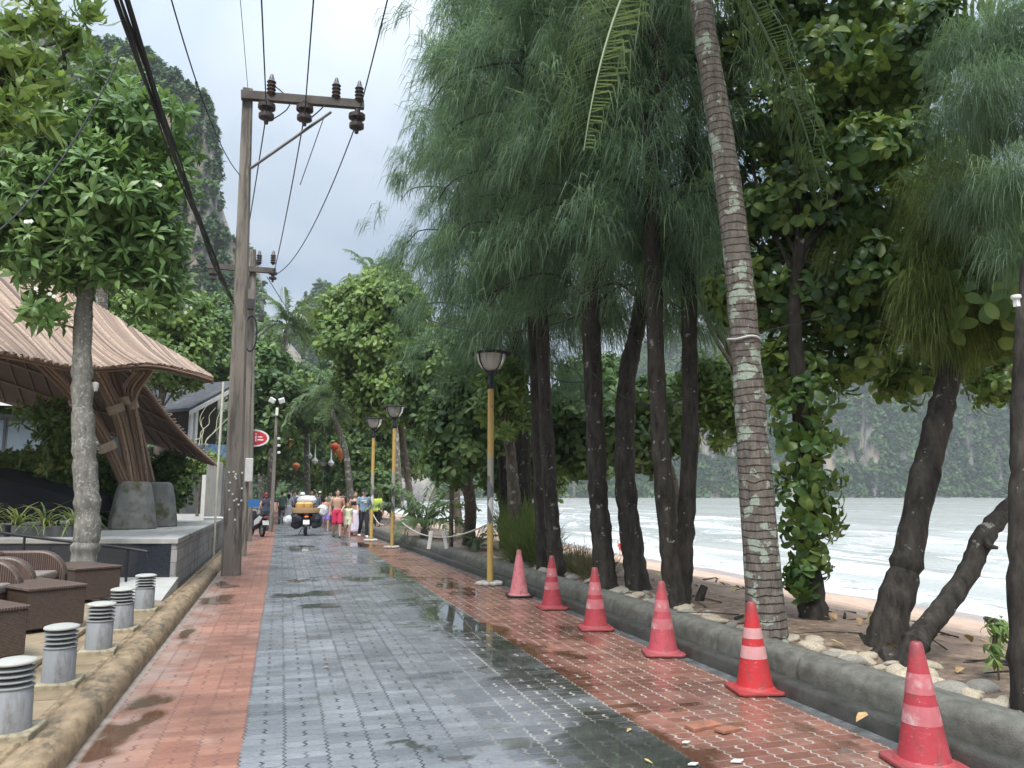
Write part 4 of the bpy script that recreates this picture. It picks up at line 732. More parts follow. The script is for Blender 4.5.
def roof(t_, s): p = at(E_, t_) * (1 - s) + at(R_, t_) * s; p[2] += -.55 * s * (1 - s) * (1 - t_) ; return p
us = np.linspace(0, 1, 50); ss = np.linspace(0, 1, 8); V = np.array([roof(a, s) for s in ss for a in us]) - po; i = (np.arange(7)[:, None] * 50 + np.arange(49)[None]).ravel(); Fq = np.stack([i, i + 1, i + 51, i + 50], 1)
mb = MB(); mb.add(V - (0, 0, .09), Fq); rf = mb.build('roof_front', m_weave, pv); so_ = rf.modifiers.new('solid', 'SOLIDIFY'); so_.thickness = .04; so_.offset = -1
mb = MB(); gq = np.random.default_rng(12)
for k in range(235):
    f = (k + gq.random()) / 235; t0 = -.28 + 1.26 * f; r = gq.uniform(.02, .036); P = []
    for s in np.linspace(1.0, -.015 - gq.uniform(0, .03), 9):
        tt = t0 + (1 - s) * .24 * (1 - max(0, t0) * .8)
        if 0 <= tt <= 1: P.append(roof(tt, s) + np.array((0, 0, gq.uniform(-.004, .006))) - po)
    if len(P) > 2: mb.tube(P, r, 6, a=float(np.clip(gq.normal(.6, .3), 0, 1)))
mb.build('roof_culms', m_bam, pv)
mb = MB()
for o1 in ((0, 0, -.03), (0, -.05, -.07), (0, .02, -.11)): mb.tube(E_ + np.array(o1) - po, .028, 6, a=.35)
mb.build('eave_bundle', m_bam, pv)
Vg = spline(pp([(118, 362, 18.2), (140, 382, 18.9), (160, 408, 19.6), (186, 438, 20.4), (214, 463, 21)]), 20); Bk = spline(pp([(214, 463, 21), (150, 441, 22), (80, 426, 22.6), (0, 399, 23.2), (-120, 375, 24), (-260, 365, 24)]), 40); Tp = spline(pp([(118, 362, 18.2), (70, 318, 19.2), (0, 290, 19.8), (-120, 262, 20.2), (-260, 235, 20.5)]), 40)
def back(a, s):
    q = at(Tp, a) * (1 - s) + at(Bk, a) * s; e = at(Vg, s) - (Tp[0] * (1 - s) + Bk[0] * s); return q + e * max(0, 1 - a * 2.2) ** 1.5
V = np.array([back(a, s) for s in np.linspace(0, 1, 16) for a in us]) - po; i = (np.arange(15)[:, None] * 50 + np.arange(49)[None]).ravel(); Fq = np.stack([i, i + 1, i + 51, i + 50], 1)
mb = MB(); mb.add(V, Fq); rf = mb.build('roof_rear', m_weave, pv); so_ = rf.modifiers.new('solid', 'SOLIDIFY'); so_.thickness = .1; so_.offset = 0
mb = MB()
for a in np.linspace(0.0, .95, 22):
    mb.tube(np.array([back(a, s) for s in np.linspace(0, 1, 12)]) - po + (0, -.04, -.06), .028, 6, a=.3)
for s in (.18, .38, .58, .78): mb.tube(np.array([back(a, s) for a in np.linspace(0, 1, 30)]) - po + (0, -.05, -.08), .035, 6, a=.25)
mb.build('rafters', m_bam, pv)
mb = MB()
for k in range(5): mb.tube(Vg + np.array((.04 * k - .06, -.05, .02 * (k % 2) + .03 - .03 * k)) - po, .03, 6, a=.35 + .08 * k)
for k in range(46):
    p = at(Vg, (k + .5) / 46) - po + np.array((.02, 0, .02)); mb.tube([p, p + (.11 * gq.uniform(.5, 1.2), .02, .05 * gq.uniform(-.5, 1))], .014, 5, a=.2)
for k in range(4): mb.tube(Bk + np.array((0, -.03 * k, -.05 + .03 * k)) - po, .032, 6, a=.3 + .1 * k)
mb.build('verge_bundle', m_bam, pv)
m_tie = plain('fibre_ties', (.40, .31, .23), .8, .2)
def bundle(path, n, rr, ties):
    S = spline(path, 22); mb = MB(); g = np.random.default_rng(int(abs(path[0][0]) * 1000) % 999)
    for k in range(n):
        a = k * 2.4; rad = rr * math.sqrt((k + .5) / n); off = np.array((math.cos(a) * rad, math.sin(a) * rad, 0)); fl = np.linspace(1, 1.35, len(S))[:, None]; mb.tube(S + off * fl - po, .034, 7, a=float(np.clip(g.normal(.55, .22), 0, 1)))
    b = mb.build('column_bundle', m_bam, pv)
    for f in ties:
        i = int(f * 22); d = S[min(i + 1, 22)] - S[i]; d /= np.linalg.norm(d); mb = MB(); mb.tube([S[i] - d * .09 - po, S[i] + d * .09 - po], rr * 1.22 + .035, 12, a=.5); mb.build('tie_band', m_tie, b)
bundle(pp([(128, 492, 17.8), (112, 455, 17.7), (96, 425, 17.5), (70, 392, 17), (30, 352, 16.2)]), 9, .11, (.35, .72))
bundle(pp([(134, 492, 17.9), (128, 455, 17.9), (118, 415, 17.9), (104, 385, 17.7), (92, 362, 17.3)]), 9, .11, (.55,))
bundle(pp([(141, 492, 17.9), (134, 455, 18), (124, 410, 18.1), (112, 370, 18.1)]), 7, .1, (.75,))
bundle(pp([(152, 488, 18.9), (143, 450, 18.9), (134, 415, 18.8), (128, 390, 18.6), (140, 372, 18.2)]), 8, .1, (.6,))
bundle(pp([(146, 488, 18.9), (138, 440, 18.8), (132, 400, 18.7), (146, 376, 18.6), (150, 368, 18.5)]), 6, .08, ())
m_foot = plain('cast_footing', (.21, .21, .20), .8, .25, 4, .4, 40, dirt=(.10, .10, .05), dscale=2.2, dirt_lo=.5, dirt_hi=.65)
for x, y, Y, s in ((132, 527, 17.8, 1.), (156, 521, 18.9, .95)):
    c = np.array(AY(x, y, Y)); c[2] = .91; mb = MB(); mb.lathe([(.48 * s, 0), (.46 * s, .2), (.40 * s, .6), (.34 * s, .88), (.30 * s, .96), (.22 * s, .98)], 8, c - po, sy=.8); mb.build('footing', m_foot, pv, False, .03)
sp_ = MB(); c = np.array(AY(95, 387, 16.2)); sp_.lathe([(.0, -.09), (.05, -.08), (.07, .05), (.05, .09), (0, .1)], 12, c); tag(sp_.build('spotlight', plain('pale_lamp_metal', (.6, .6, .58), .4, .1)), 'pale spotlight hanging below the pavilion eave beside the trunk', 'lamp')

# ------------------------------------------------------------------ house with the dark shingle roof
A = np.array(AY(236, 383, 39)); rk = np.array((-.727, -.69, 0)); rd = np.array((-.69, .727, 0)); zr = A[2]; half = 2.9; drop = 1.65
hs = thing('shingle_house', 'house with a dark shingle gable roof, brown boards and a blue-patterned balcony', 'house', (A[0], A[1], 0)); ho = np.array((A[0], A[1], 0))
t = NT('shingles'); b = t.n('ShaderNodeTexBrick', dict(offset=.5), Color1=(.035, .036, .044), Color2=(.065, .066, .076), Mortar=(.03, .03, .034), Scale=1., Mortar_Size=.012, Brick_Width=.35, Row_Height=.18); t.L(t.mapped((1, 1, 1), (0, 0, .81)), b.inputs['Vector']); m_shin = t.done(t.bsdf(t.mix(t.step(t.noise(.8, 6), .5, .7), b.outputs[0], (.075, .095, .08)), .8))
m_board = plain('brown_boards', (.045, .032, .027), .7, .3, 2, .3, 30, stretch=(6, 6, .4)); m_white = plain('white_paint', (.72, .72, .70), .5, .08); m_trim = plain('pale_trim', (.5, .5, .48), .6, .1)
mb = MB()
for sgn in (1, -1):
    d = rk * sgn; a0 = A + np.array((0, 0, .0)) - rd * .5; e0 = a0 + d * half * (1 if sgn > 0 else .06) - np.array((0, 0, drop * (1 if sgn > 0 else .06))); mb.prism([a0 - ho, e0 - ho, e0 + rd * 11.5 - ho, a0 + rd * 11.5 - ho], (0, 0, .14))
mb.build('roof', m_shin, hs, False)
mb = MB()
for sgn in (1, -1):
    d = rk * sgn; a0 = A - rd * .56 - np.array((0, 0, .2)); f = 1 if sgn > 0 else .06; e0 = a0 + d * half * f - np.array((0, 0, drop * f)); mb.prism([a0 - ho, e0 - ho, e0 - ho + (0, 0, .2), a0 - ho + (0, 0, .2)], rd * .05)
mb.build('bargeboard', m_trim, hs, False)
mb = MB(); L1, L2 = A + rk * (half - .4), A - rk * .3; zf = 3.0
mb.prism([np.array((*(L1 + rd * 1.6)[:2], zf)) - ho, np.array((*(L2 + rd * 1.6)[:2], zf)) - ho, np.array((*(L2 + rd * 1.6)[:2], zr - .35)) - ho, np.array((*(A + rd * 1.6)[:2], zr - .25)) - ho, np.array((*(L1 + rd * 1.6)[:2], zr - drop + .05)) - ho], rd * .15); mb.build('upper_wall', m_board, hs, False)
mb = MB(); mb.prism([np.array((*(L1)[:2], 0)) - ho, np.array((*(L2)[:2], 0)) - ho, np.array((*(L2)[:2], zf - .35)) - ho, np.array((*(L1)[:2], zf - .35)) - ho], rd * 9); mb.build('ground_floor_wall', m_conc_d, hs, False)
mb = MB(); mb.prism([np.array((*(L1 - rd * .15)[:2], zf - .35)) - ho, np.array((*(L2 - rd * .15)[:2], zf - .35)) - ho, np.array((*(L2 - rd * .15)[:2], zf - .02)) - ho, np.array((*(L1 - rd * .15)[:2], zf - .02)) - ho], rd * 9.3); mb.build('floor_slab', plain('brown_fascia', (.12, .08, .06), .7, .2), hs, False)
for f in (half - .55, 2.1):
    q = A + rk * f + rd * .05; zt = zr - drop / half * abs(f) - .1; mb = MB(); mb.box(np.array((q[0], q[1], (zf + zt) / 2)) - ho, (.14, .14, zt - zf), rot3(rz=.81)); mb.build('post', m_white, hs, False)
t = NT('blue_mosaic'); vv_ = t.voro(4.5, None, 'F1'); m_blue = t.done(t.bsdf(t.ramp(vv_, [(.1, (.30, .42, .52)), (.35, (.05, .16, .30)), (.6, (.22, .34, .44))]), .35))
mb = MB(); a0, a1 = A + rk * (half - .65) + rd * .02, A - rk * .25 + rd * .02; mb.prism([np.array((*a0[:2], zf)) - ho, np.array((*a1[:2], zf)) - ho, np.array((*a1[:2], zf + .9)) - ho, np.array((*a0[:2], zf + .9)) - ho], rd * .06); mb.build('balcony_panel', m_blue, hs, False)
# pale branching ornament in front of the gable
mb = MB(); g = np.random.default_rng(2)
for k in range(5):
    p = np.array(AY(196 + 3 * k, 445, 27)); P = [p]
    for s in range(6): P.append(P[-1] + np.array((g.uniform(-.12, .22), 0, g.uniform(.08, .3))))
    mb.tube(spline(P, 16), np.linspace(.02, .007, 17), 6)
tr_ = thing('bare_plant', 'bare pale plant stems twisting in front of the brown gable', 'plant', (0, 0, 0)); mb.build('stems', plain('pale_stem', (.42, .42, .28), .7, .2), tr_); p = np.array(AY(200, 445, 27)); mb = MB(); mb.tube([(p[0], p[1], 0), p + (.1, 0, .02)], .05, 6); mb.build('trunk', b_brown, tr_)
# glass-fronted building, far left
gbp = np.array(AY(28, 420, 31)); gb_ = thing('glass_building', 'building with tall dark glazing under a flat white roof, left behind the pavilion', 'building', (gbp[0], gbp[1], 0)); 
mb = MB(); mb.box((-4, 2.6, 2.2), (12.6, 5, 4.4)); mb.build('wall', plain('dark_cladding', (.10, .105, .11), .6, .2), gb_, False)
mb = MB(); mb.prism([(-11, -.6, 4.65), (1.2, -.6, 4.65), (1.2, 6, 5.3), (-11, 6, 5.3)], (0, 0, .25)); mb.build('roof', plain('white_roof_sheet', (.72, .73, .75), .5, .06), gb_, False)
t = NT('window_glass'); m_glass = t.done(t.bsdf((.10, .13, .16), .06, None, Specular_IOR_Level=.9))
for k, x in enumerate((-4.3, -2.85, -1.4, .05, 1.3)):
    mb = MB(); w = .6 if x > 1 else 1.3; mb.box((x, .085, 3.3), (w + .14, .05, 1.94)); wf = mb.build('window', plain('window_frame', (.05, .05, .055), .5, .1) if k == 0 else bpy.data.materials['window_frame'], gb_, False); mb = MB(); mb.box((x, .05, 3.3), (w, .03, 1.8)); mb.build('pane', m_glass, wf, False)
mb = MB(); a_ = np.array(AY(82, 458, 24)); mb.prism([(a_[0] - 1.2, a_[1], a_[2] - .2), (a_[0] + .6, a_[1], a_[2] - .1), (a_[0] + .4, a_[1] + 1.6, a_[2] + .75), (a_[0] - .6, a_[1] + 1.6, a_[2] + .75)], (0, 0, .05)); cn = thing('awning', 'beige fabric awning seen between trunk and pavilion legs', 'awning', (0, 0, 0)); mb.build('cloth', plain('beige_canvas', (.42, .36, .3), .8, .1), cn, False)
mb = MB(); [mb.tube([(a_[0] + dx, a_[1] + .05, .9), (a_[0] + dx, a_[1] + .05, a_[2] - .15)], .03, 6) for dx in (-1.1, .5)]; mb.build('frame', m_black, cn)
# ================================================================== POLES AND WIRES
m_pole = plain('pole_concrete', (.21, .185, .16), .85, .3, 1.6, .35, 40, dirt=(.09, .08, .068), dscale=2.4, stretch=(2.5, 2.5, .25), dirt_lo=.48, dirt_hi=.62)
m_steel = plain('dull_steel', (.16, .155, .15), .55, .3, metal=.4); m_porc = plain('brown_porcelain', (.06, .045, .042), .3, .2, bump=0); m_wire = plain('wire_black', (.018, .018, .024), .5, .1, bump=0); m_arm = plain('crossarm_wood', (.10, .085, .075), .8, .3, 3, .3, 40)
def sq_pole(o, b, tp, w0, w1, name='shaft', mat=None):
    mb = MB(); b = np.array(b, float); tp = np.array(tp, float); V = []
    for f in np.linspace(0, 1, 8):
        c = b + (tp - b) * f; w = (w0 + (w1 - w0) * f) / 2; ch = w * .25
        V += [c + (sx_ * (w - cx_), sy_ * (w - cy_), 0) for sx_, sy_, cx_, cy_ in ((-1, -1, ch, 0), (1, -1, ch, 0), (1, -1, 0, ch), (1, 1, 0, ch), (1, 1, ch, 0), (-1, 1, ch, 0), (-1, 1, 0, ch), (-1, -1, 0, ch))]
    F = [(i * 8 + j, i * 8 + (j + 1) % 8, i * 8 + 8 + (j + 1) % 8, i * 8 + 8 + j) for i in range(7) for j in range(8)] + [tuple(range(56, 64))]
    return MB().add(np.array(V), F).build(name, mat or m_pole, o)
b = G(231, 575); top = AY(248, 90, b.y); up1 = thing('utility_pole', 'nearest utility pole, square concrete, with a tilted crossarm of three big insulators', 'pole', b); ob = np.array(b)
sq_pole(up1, (0, 0, -.1), np.array(top) - ob, .38, .21)
a0, a1 = np.array(AY(241, 95, b.y - .16)), np.array(AY(364, 105, b.y - .16)); mb = MB(); d = a1 - a0; ln = np.linalg.norm(d); ry = math.atan2(d[2], d[0]); mb.box((a0 + a1) / 2 - ob, (ln, .13, .2), rot3(ry=-ry)); ca = mb.build('crossarm', m_arm, up1, False, .01)
mb = MB(); mb.tube([np.array(AY(251, 168, b.y - .15)) - ob, np.array(AY(331, 112, b.y - .22)) - ob], .032, 6); mb.build('brace', m_steel, up1)
ins = []
def insulator(par, c, s=1.):
    mb = MB(); mb.lathe([(.02, .12), (.05, .1), (.05, .02), (.17, -.02), (.17, -.1), (.07, -.12), (.07, -.19), (.15, -.22), (.15, -.3), (.05, -.33), (.04, -.42), (.0, -.43)], 14, c, sx=s, sy=s); mb.v[-1][:, 2] = c[2] + (mb.v[-1][:, 2] - c[2]) * s; mb.build('insulator', m_porc, par)
def arrester(par, c, s=1.):
    pr = [(.0, 0), (.03, 0)] + [(r_, .05 + .045 * i) for i in range(9) for r_ in ((.11,) if i % 2 else (.075,))] + [(.05, .5), (.03, .56), (0, .57)]; mb = MB(); mb.lathe([(r_ * s, z * s) for r_, z in pr], 12, c); mb.build('arrester', m_porc, par)
for x, y in ((267, 104), (305, 106), (357, 114)): c = np.array(AY(x, y, b.y - .25)); insulator(up1, c - ob, 1.1); ins.append(c + (0, 0, -.2))
for x, y in ((271, 97), (336, 100), (359, 103)): c = np.array(AY(x, y, b.y - .2)); arrester(up1, c - ob, .95)
mb = MB(); p0 = np.array(AY(336, 92, b.y - .2)) - ob; mb.tube(sag(p0, np.array(AY(305, 122, b.y - .2)) - ob, .06, 10), .016, 5); mb.tube(sag(np.array(AY(273, 85, b.y - .2)) - ob, np.array(AY(268, 118, b.y - .2)) - ob + (.12, 0, 0), -.02, 8) + np.array([(math.sin(f * PI) * .35, 0, 0) for f in np.linspace(0, 1, 8)]), .014, 5); mb.tube([np.array(AY(324, 117, b.y)) - ob, np.array(AY(300, 185, b.y + .1)) - ob], .01, 5); mb.build('jumper', m_wire, up1)
# stickers and staples low on the pole
mb = MB(); g = np.random.default_rng(4)
for k in range(16): z = g.uniform(.9, 2.1); mb.box((g.uniform(-.15, .15), -.186, z), (.035, .006, .035))
mb.build('paper_scrap', m_white, up1, False)
b2 = G(240, 556); up2 = thing('utility_pole', 'short utility pole squeezed directly behind the nearest one, carrying the cable coil', 'pole', b2); o2 = np.array(b2); sq_pole(up2, (0, 0, -.1), np.array(AY(251, 290, b2.y)) - o2, .32, .22)
mb = MB(); c = np.array(AY(251, 330, b2.y - .3)) - o2
for k in range(4): an = np.linspace(0, 2 * PI, 22); mb.tube(np.stack([c[0] + .16 * np.cos(an), c[1] - .03 * k + 0 * an, c[2] - .1 + .5 * np.sin(an)], 1), .018, 5)
mb.build('cable_coil', m_wire, up2); mb = MB(); mb.box(c + (-.05, -.05, .7), (.22, .18, .3)); mb.box(c + (.25, .0, .35), (.14, .14, .2)); mb.build('junction_box', plain('dark_box', (.04, .04, .042), .5, .1), up2, False, .01)
mb = MB(); mb.box(np.array(AY(249, 470, b2.y - .25)) - o2, (.2, .12, .62)); mb.build('meter_box', plain('pale_box', (.55, .55, .54), .5, .1), up2, False, .015)
mb = MB(); mb.box(np.array(AY(254, 503, b2.y - .22)) - o2, (.28, .03, .2)); mb.build('blue_plate', plain('blue_enamel', (.04, .16, .42), .4, .1), up2, False)
b3 = G(247, 541); up3 = thing('utility_pole', 'third utility pole in line, with a low crossarm and drooping line insulators', 'pole', b3); o3_ = np.array(b3); sq_pole(up3, (0, 0, -.1), np.array(AY(253, 250, b3.y)) - o3_, .34, .22)
a0, a1 = np.array(AY(207, 269, b3.y - .16)), np.array(AY(276, 268, b3.y - .16)); mb = MB(); mb.box((a0 + a1) / 2 - o3_, (np.linalg.norm(a1 - a0), .13, .2)); mb.build('crossarm', m_arm, up3, False, .01); ends = []
for x in (213, 240, 273): c = np.array(AY(x, 272, b3.y - .2)); insulator(up3, c - o3_, .9); ends.append(c + (0, 0, -.2))
for x in (259, 273): arrester(up3, np.array(AY(x, 265, b3.y - .16)) - o3_, .95)
W_ = [0]
def wire(label, P, r=.012, name='power_line', cat='wire', group=None):
    mb = MB(); mb.tube(P, r, 6, cap=False); return tag(mb.build(name, m_wire), label, cat, group)
pos = ('nearest to the pole', 'in the middle', 'at the free end')
for k in range(3):
    q = ins[k]; far = np.array((q[0] + .15, -22, q[2] - .1)); wire('overhead line leading up out of view from the insulator ' + pos[k], sag(q, far, .9, 40), .013)
    e = (ends[1], ends[2], ends[2] + np.array((.05, 0, .1)))[k]; wire('slack line dropping to the next crossarm from the insulator ' + pos[k], sag(q, e, (.15, .25, .75)[k], 24), .014)
wire('thin stay wire from the top of the nearest pole straight up', sag(np.array(top), np.array((top.x + .1, -20, top.z + .9)), .6, 30), .006)
wire('slack line running on from the third pole across the sky towards the trees', sag(ends[2] + np.array((-.2, 0, .0)), np.array((5.5, 62, 10.8)), .9, 30), .014)
cb_ = thing('cable_bundle', 'thick black bundle of sagging communication cables overhead', 'cables', (-1.1, 16.9, 5.65)); oc_ = np.array(cb_.location)
for k in range(7):
    g = np.random.default_rng(k); P = sag((-1.12, 16.8, 5.62), (-1.0, -18, 6.2), 1.22 + g.uniform(-.03, .03), 70); f = np.arange(70); ph = g.uniform(0, 6); P[:, 0] += .02 * np.cos(f * .45 + ph) + .006 * k - .02; P[:, 2] += .025 * np.sin(f * .45 + ph) + g.uniform(-.02, .02); mb = MB(); mb.tube(P - oc_, g.uniform(.008, .016), 6, cap=False); mb.build('cable', m_wire, cb_)
wire('thin cable looping in front of the flowering tree', sag(AY(-60, 262, 9.), AY(118, 60, 10.5), .55, 24), .010, 'drop_cable')
wire('thin line slanting down past the top of the cliff to the nearest pole', sag(AY(140, -120, 8), np.array(AY(240, 175, 16.9)), .5, 24), .010, 'drop_cable')
for k, (p, q, s, lab) in enumerate([(AY(740, 337, 6.9), AY(912, 286, 7.6), .04, 'thin cord tied round the mottled palm trunk, rising to the right'), (AY(592, 372, 10.4), AY(690, 395, 8.9), .28, 'loose cable sagging between the bowed and twin-stemmed casuarinas'), (AY(430, 320, 14), AY(592, 310, 10.4), .3, 'thin wire hanging across the casuarina needles above the lamp post'), (AY(541, 372, 13.2), AY(592, 380, 10.4), .1, 'short wire between the slim casuarina and the straight one')]): wire(lab, sag(p, q, s, 20), .009, 'cord')
mb = MB(); c = np.array(AY(744, 340, 6.65)); an = np.linspace(0, 2 * PI, 24); mb.tube(np.stack([c[0] + .158 * np.cos(an), c[1] + .158 * np.sin(an), c[2] + .012 * np.sin(3 * an)], 1), .012, 6, cap=False); tag(mb.build('tie_wire', plain('pale_cord', (.5, .5, .48), .6, .1)), 'pale cord wound round the mottled palm trunk', 'cord')
# floodlight pole, oval sign
b = G(271, 532); fp = thing('floodlight_pole', 'slightly leaning concrete pole topped by two white floodlights', 'lamp post', b); ob = np.array(b); sq_pole(fp, (0, 0, -.1), np.array(AY(277, 408, b.y)) - ob, .17, .11)
for dx, r in ((-.2, .5), (.2, -.3)): mb = MB(); mb.box(np.array(AY(277, 402, b.y)) - ob + (dx, -.1, .05), (.26, .16, .22), rot3(ry=r, rx=.3)); mb.build('floodlight', m_white, fp, False, .03)
mb = MB(); mb.box(np.array(AY(277, 412, b.y)) - ob + (0, -.12, 0), (.12, .1, .35)); mb.build('control_box', m_white, fp, False, .02)
for k in range(3): mb = MB(); mb.lathe([(.0, 0), (.07, .02), (.07, .1), (0, .12)], 8, np.array(AY(275, 440 + 7 * k, b.y)) - ob + (.16, -.12, 0)); mb.build('insulator', m_white, fp)
c = np.array(AY(254, 438, 29.)); sg = thing('oval_sign', 'oval white and red sign sticking out from the third pole', 'sign', c)
def ell(a, b_, y, n=32): return [(a * math.cos(i * 2 * PI / n), y, b_ * math.sin(i * 2 * PI / n)) for i in range(n)]
mb = MB(); mb.prism(ell(.52, .31, 0), (0, .08, 0)); mb.build('board', m_white, sg, False); mb = MB(); mb.prism(ell(.45, .25, -.006), (0, .005, 0)); mb.build('red_field', plain('sign_red', (.55, .04, .06), .4, .05, bump=0), sg, False)
mb = MB(); mb.box((.06, -.012, -.02), (.05, .008, .22)); mb.box((.06, -.012, .15), (.06, .008, .05)); mb.box((.22, -.012, -.06), (.2, .008, .05)); mb.box((.2, -.012, .04), (.16, .008, .04)); mb.build('lettering', m_white, sg, False)
mb = MB(); mb.box((-.35, .0, .0), (.5, .05, .05)); mb.build('bracket', m_steel, sg, False)
# ================================================================== LAMP POSTS
t = NT('lamp_yellow'); z = t.n('ShaderNodeSeparateXYZ'); t.L(t.oc(), z.inputs[0]); n_ = t.noise(9, 6, None, .65)
band = t.ma('MULTIPLY', t.step(z.outputs[2], 1.05, 1.1), t.step(z.outputs[2], 2.35, 2.28)); base_ = t.mix(t.step(n_, .55, .68), (.50, .33, .10), (.30, .21, .10)); st = t.ramp(t.voro(7, t.mapped((1, 1, .6)), 'F1', 'Color'), [(.3, (.12, .11, .09)), (.5, (.35, .33, .27)), (.65, (.62, .62, .58)), (.8, (.16, .16, .17))], 'CONSTANT')
m_yel = t.done(t.bsdf(t.mix(band, base_, st), .5)); t = NT('lamp_glass'); m_lg = t.done(t.bsdf((.78, .75, .69), .25, None, Transmission_Weight=.45, IOR=1.2)); m_bulb = plain('frosted_bulb', (.75, .66, .5), .4, .05, bump=0)
def lamp_post(label, p, H, detail=True, mat=None):
    o = thing('street_lamp', label, 'lamp post', p, 0, 'yellow lamp posts'); 
    mb = MB(); mb.tube([(0, 0, 0), (0, 0, H - .72)], .058, 14); mb.build('pole', mat or m_yel, o); mb = MB(); mb.lathe([(.06, H - .72), (.075, H - .70), (.075, H - .62), (.055, H - .58), (.06, H - .46), (.1, H - .42), (.1, H - .38), (.03, H - .375)], 14); mb.build('neck', m_black, o)
    mb = MB(); mb.lathe([(.0, H - .05), (.375, H - .06), (.395, H - .045), (.38, H - .03), (.2, H - .01), (0, H + .0)], 28); mb.build('cap', m_black, o)
    for k in range(4): a = k * PI / 2 + .5; mb = MB(); mb.tube([(math.cos(a) * r, math.sin(a) * r, z) for r, z in ((.08, H - .40), (.2, H - .335), (.275, H - .22), (.305, H - .06))], .014, 6); mb.build('arm', m_black, o)
    mb = MB(); mb.lathe([(.07, H - .375), (.17, H - .33), (.245, H - .22), (.28, H - .07)], 24, caps=False); mb.build('bowl', m_lg, o); mb = MB(); mb.lathe([(0, H - .36), (.035, H - .35), (.06, H - .24), (.055, H - .14), (.0, H - .1)], 14); mb.build('bulb', m_bulb, o)
    if detail:
        mb = MB(); g = np.random.default_rng(3)
        for k in range(9): a = k * .7; mb.ball((math.cos(a) * .18, math.sin(a) * .14, .03), (g.uniform(.06, .11), g.uniform(.05, .09), .045), 8, 5)
        mb.build('concrete_collar', plain('pale_mortar', (.42, .41, .38), .8, .2), o)
    return o
L1_ = lamp_post('nearest yellow lamp post, stickers round its middle, standing behind the pale cone', G(490, 585), 4.3); L2_ = lamp_post('second yellow lamp post, where the rope barrier is tied', G(392, 548), 4.35); lamp_post('third yellow lamp post, behind the person in the lime top', G(371, 541), 4.3)
m_gry = plain('grey_post', (.26, .26, .26), .6, .2)
lamp_post('far grey lamp post at the edge of the crowd', G(322, 515.5), 4.0, False, m_gry); lamp_post('far grey lamp post under the palm trunk', G(345, 519), 4.2, False, m_gry)
# rope barrier
mb = MB(); p = np.array(L2_.location) + (.06, -.02, .98); q = np.array(L1_.location) + (-.06, 0, 1.08); R_ = sag(p, q, .42, 30); mb.tube(R_, .016, 6); tag(mb.build('rope', plain('pale_rope', (.52, .50, .44), .8, .15)), 'pale rope slung between the two nearest yellow lamp posts', 'rope')
mb = MB(); p0 = np.array(L2_.location) + (0, -.06, .95); mb.tube(sag(p0, np.array(G(371, 541)) + (.05, -.1, .9), .3, 14), .014, 6); tag(mb.build('rope', bpy.data.materials['pale_rope']), 'pale rope running on from the second lamp post to the third', 'rope')
for x, lab, rr in ((430, 'white plastic strip hanging on the rope, nearer to the second lamp post', .15), (445, 'white plastic strip hanging on the rope beside the dark stake', -.2)): c = np.array(AY(x, 540, 18.2)); mb = MB(); mb.box(c, (.085, .02, .42), rot3(ry=rr)); tag(mb.build('plastic_strip', m_white, None, False, .008), lab, 'marker')
mb = MB(); b = G(451, 551, .2); mb.tube([(b.x, b.y, .1), (b.x, b.y, 2.2)], .055, 8); tag(mb.build('stake', b_brown), 'dark wooden stake standing behind the rope', 'post')
# ================================================================== LANTERNS
LAN = [(283, 443, 50, (.05, .11, .3), 'blue cloth lantern beside the yellow-orange one', 1.1), (290, 442, 48, (.62, .3, .07), 'yellow-orange cloth lantern next to the blue one', 1.0), (296, 466, 46, (.55, .15, .06), 'lowest lantern, red and pale, over the motorbike', .9), (335, 447, 44, (.45, .06, .03), 'deep red lantern high over the walkers', 1.1), (341, 453, 42, (.68, .22, .05), 'orange ribbed lantern just below the deep red one', 1.2)]
for x, y, Y, col, lab, s in LAN:
    s *= .68; c = np.array(AY(x, y, Y)); o = thing('hanging_lantern', lab, 'lantern', c, 0, 'cloth lanterns over the path'); mb = MB(); pr = [(.0, -.42), (.1, -.40), (.26, -.16), (.36, .06), (.28, .2), (.1, .3), (.08, .32), (0, .33)]; mb.lathe([(r * s, z * s) for r, z in pr], 10, caps=False); mb.build('shade', plain('lantern_cloth', col, .6, .2, bump=0), o, auto=False); mb = MB(); mb.lathe([(.02, -.6 * s), (.05 * s, -.58 * s), (.04 * s, -.42 * s), (.0, -.41 * s)], 8); mb.build('tassel', plain('lantern_tassel', hsv(col, .7), .7, .1, bump=0), o); mb = MB(); mb.tube([(0, 0, .33 * s), (0, 0, 1.2)], .008, 4); mb.build('cord', m_wire, o)
for (x0, y0, x1, y1, Y, lab) in [(262, 420, 365, 428, 49, 'far string line carrying lanterns across the path'), (268, 424, 390, 432, 43, 'nearer string line carrying lanterns across the path')]: wire(lab, sag(AY(x0, y0, Y), AY(x1, y1, Y), .6, 20), .01, 'lantern_line')
for x, y, Y, lab in [(309, 456, 52, 'small white lantern hanging in the middle of the path'), (315, 461, 55, 'small pale lantern below the white one'), (331, 463, 55, 'small white lantern left of the orange one')]: mb = MB(); mb.lathe([(0, -.25), (.16, -.12), (.22, .02), (.05, .26), (.01, 1.2), (0, 1.21)], 8, np.array(AY(x, y, Y))); tag(mb.build('paper_lantern', m_white), lab, 'lantern')
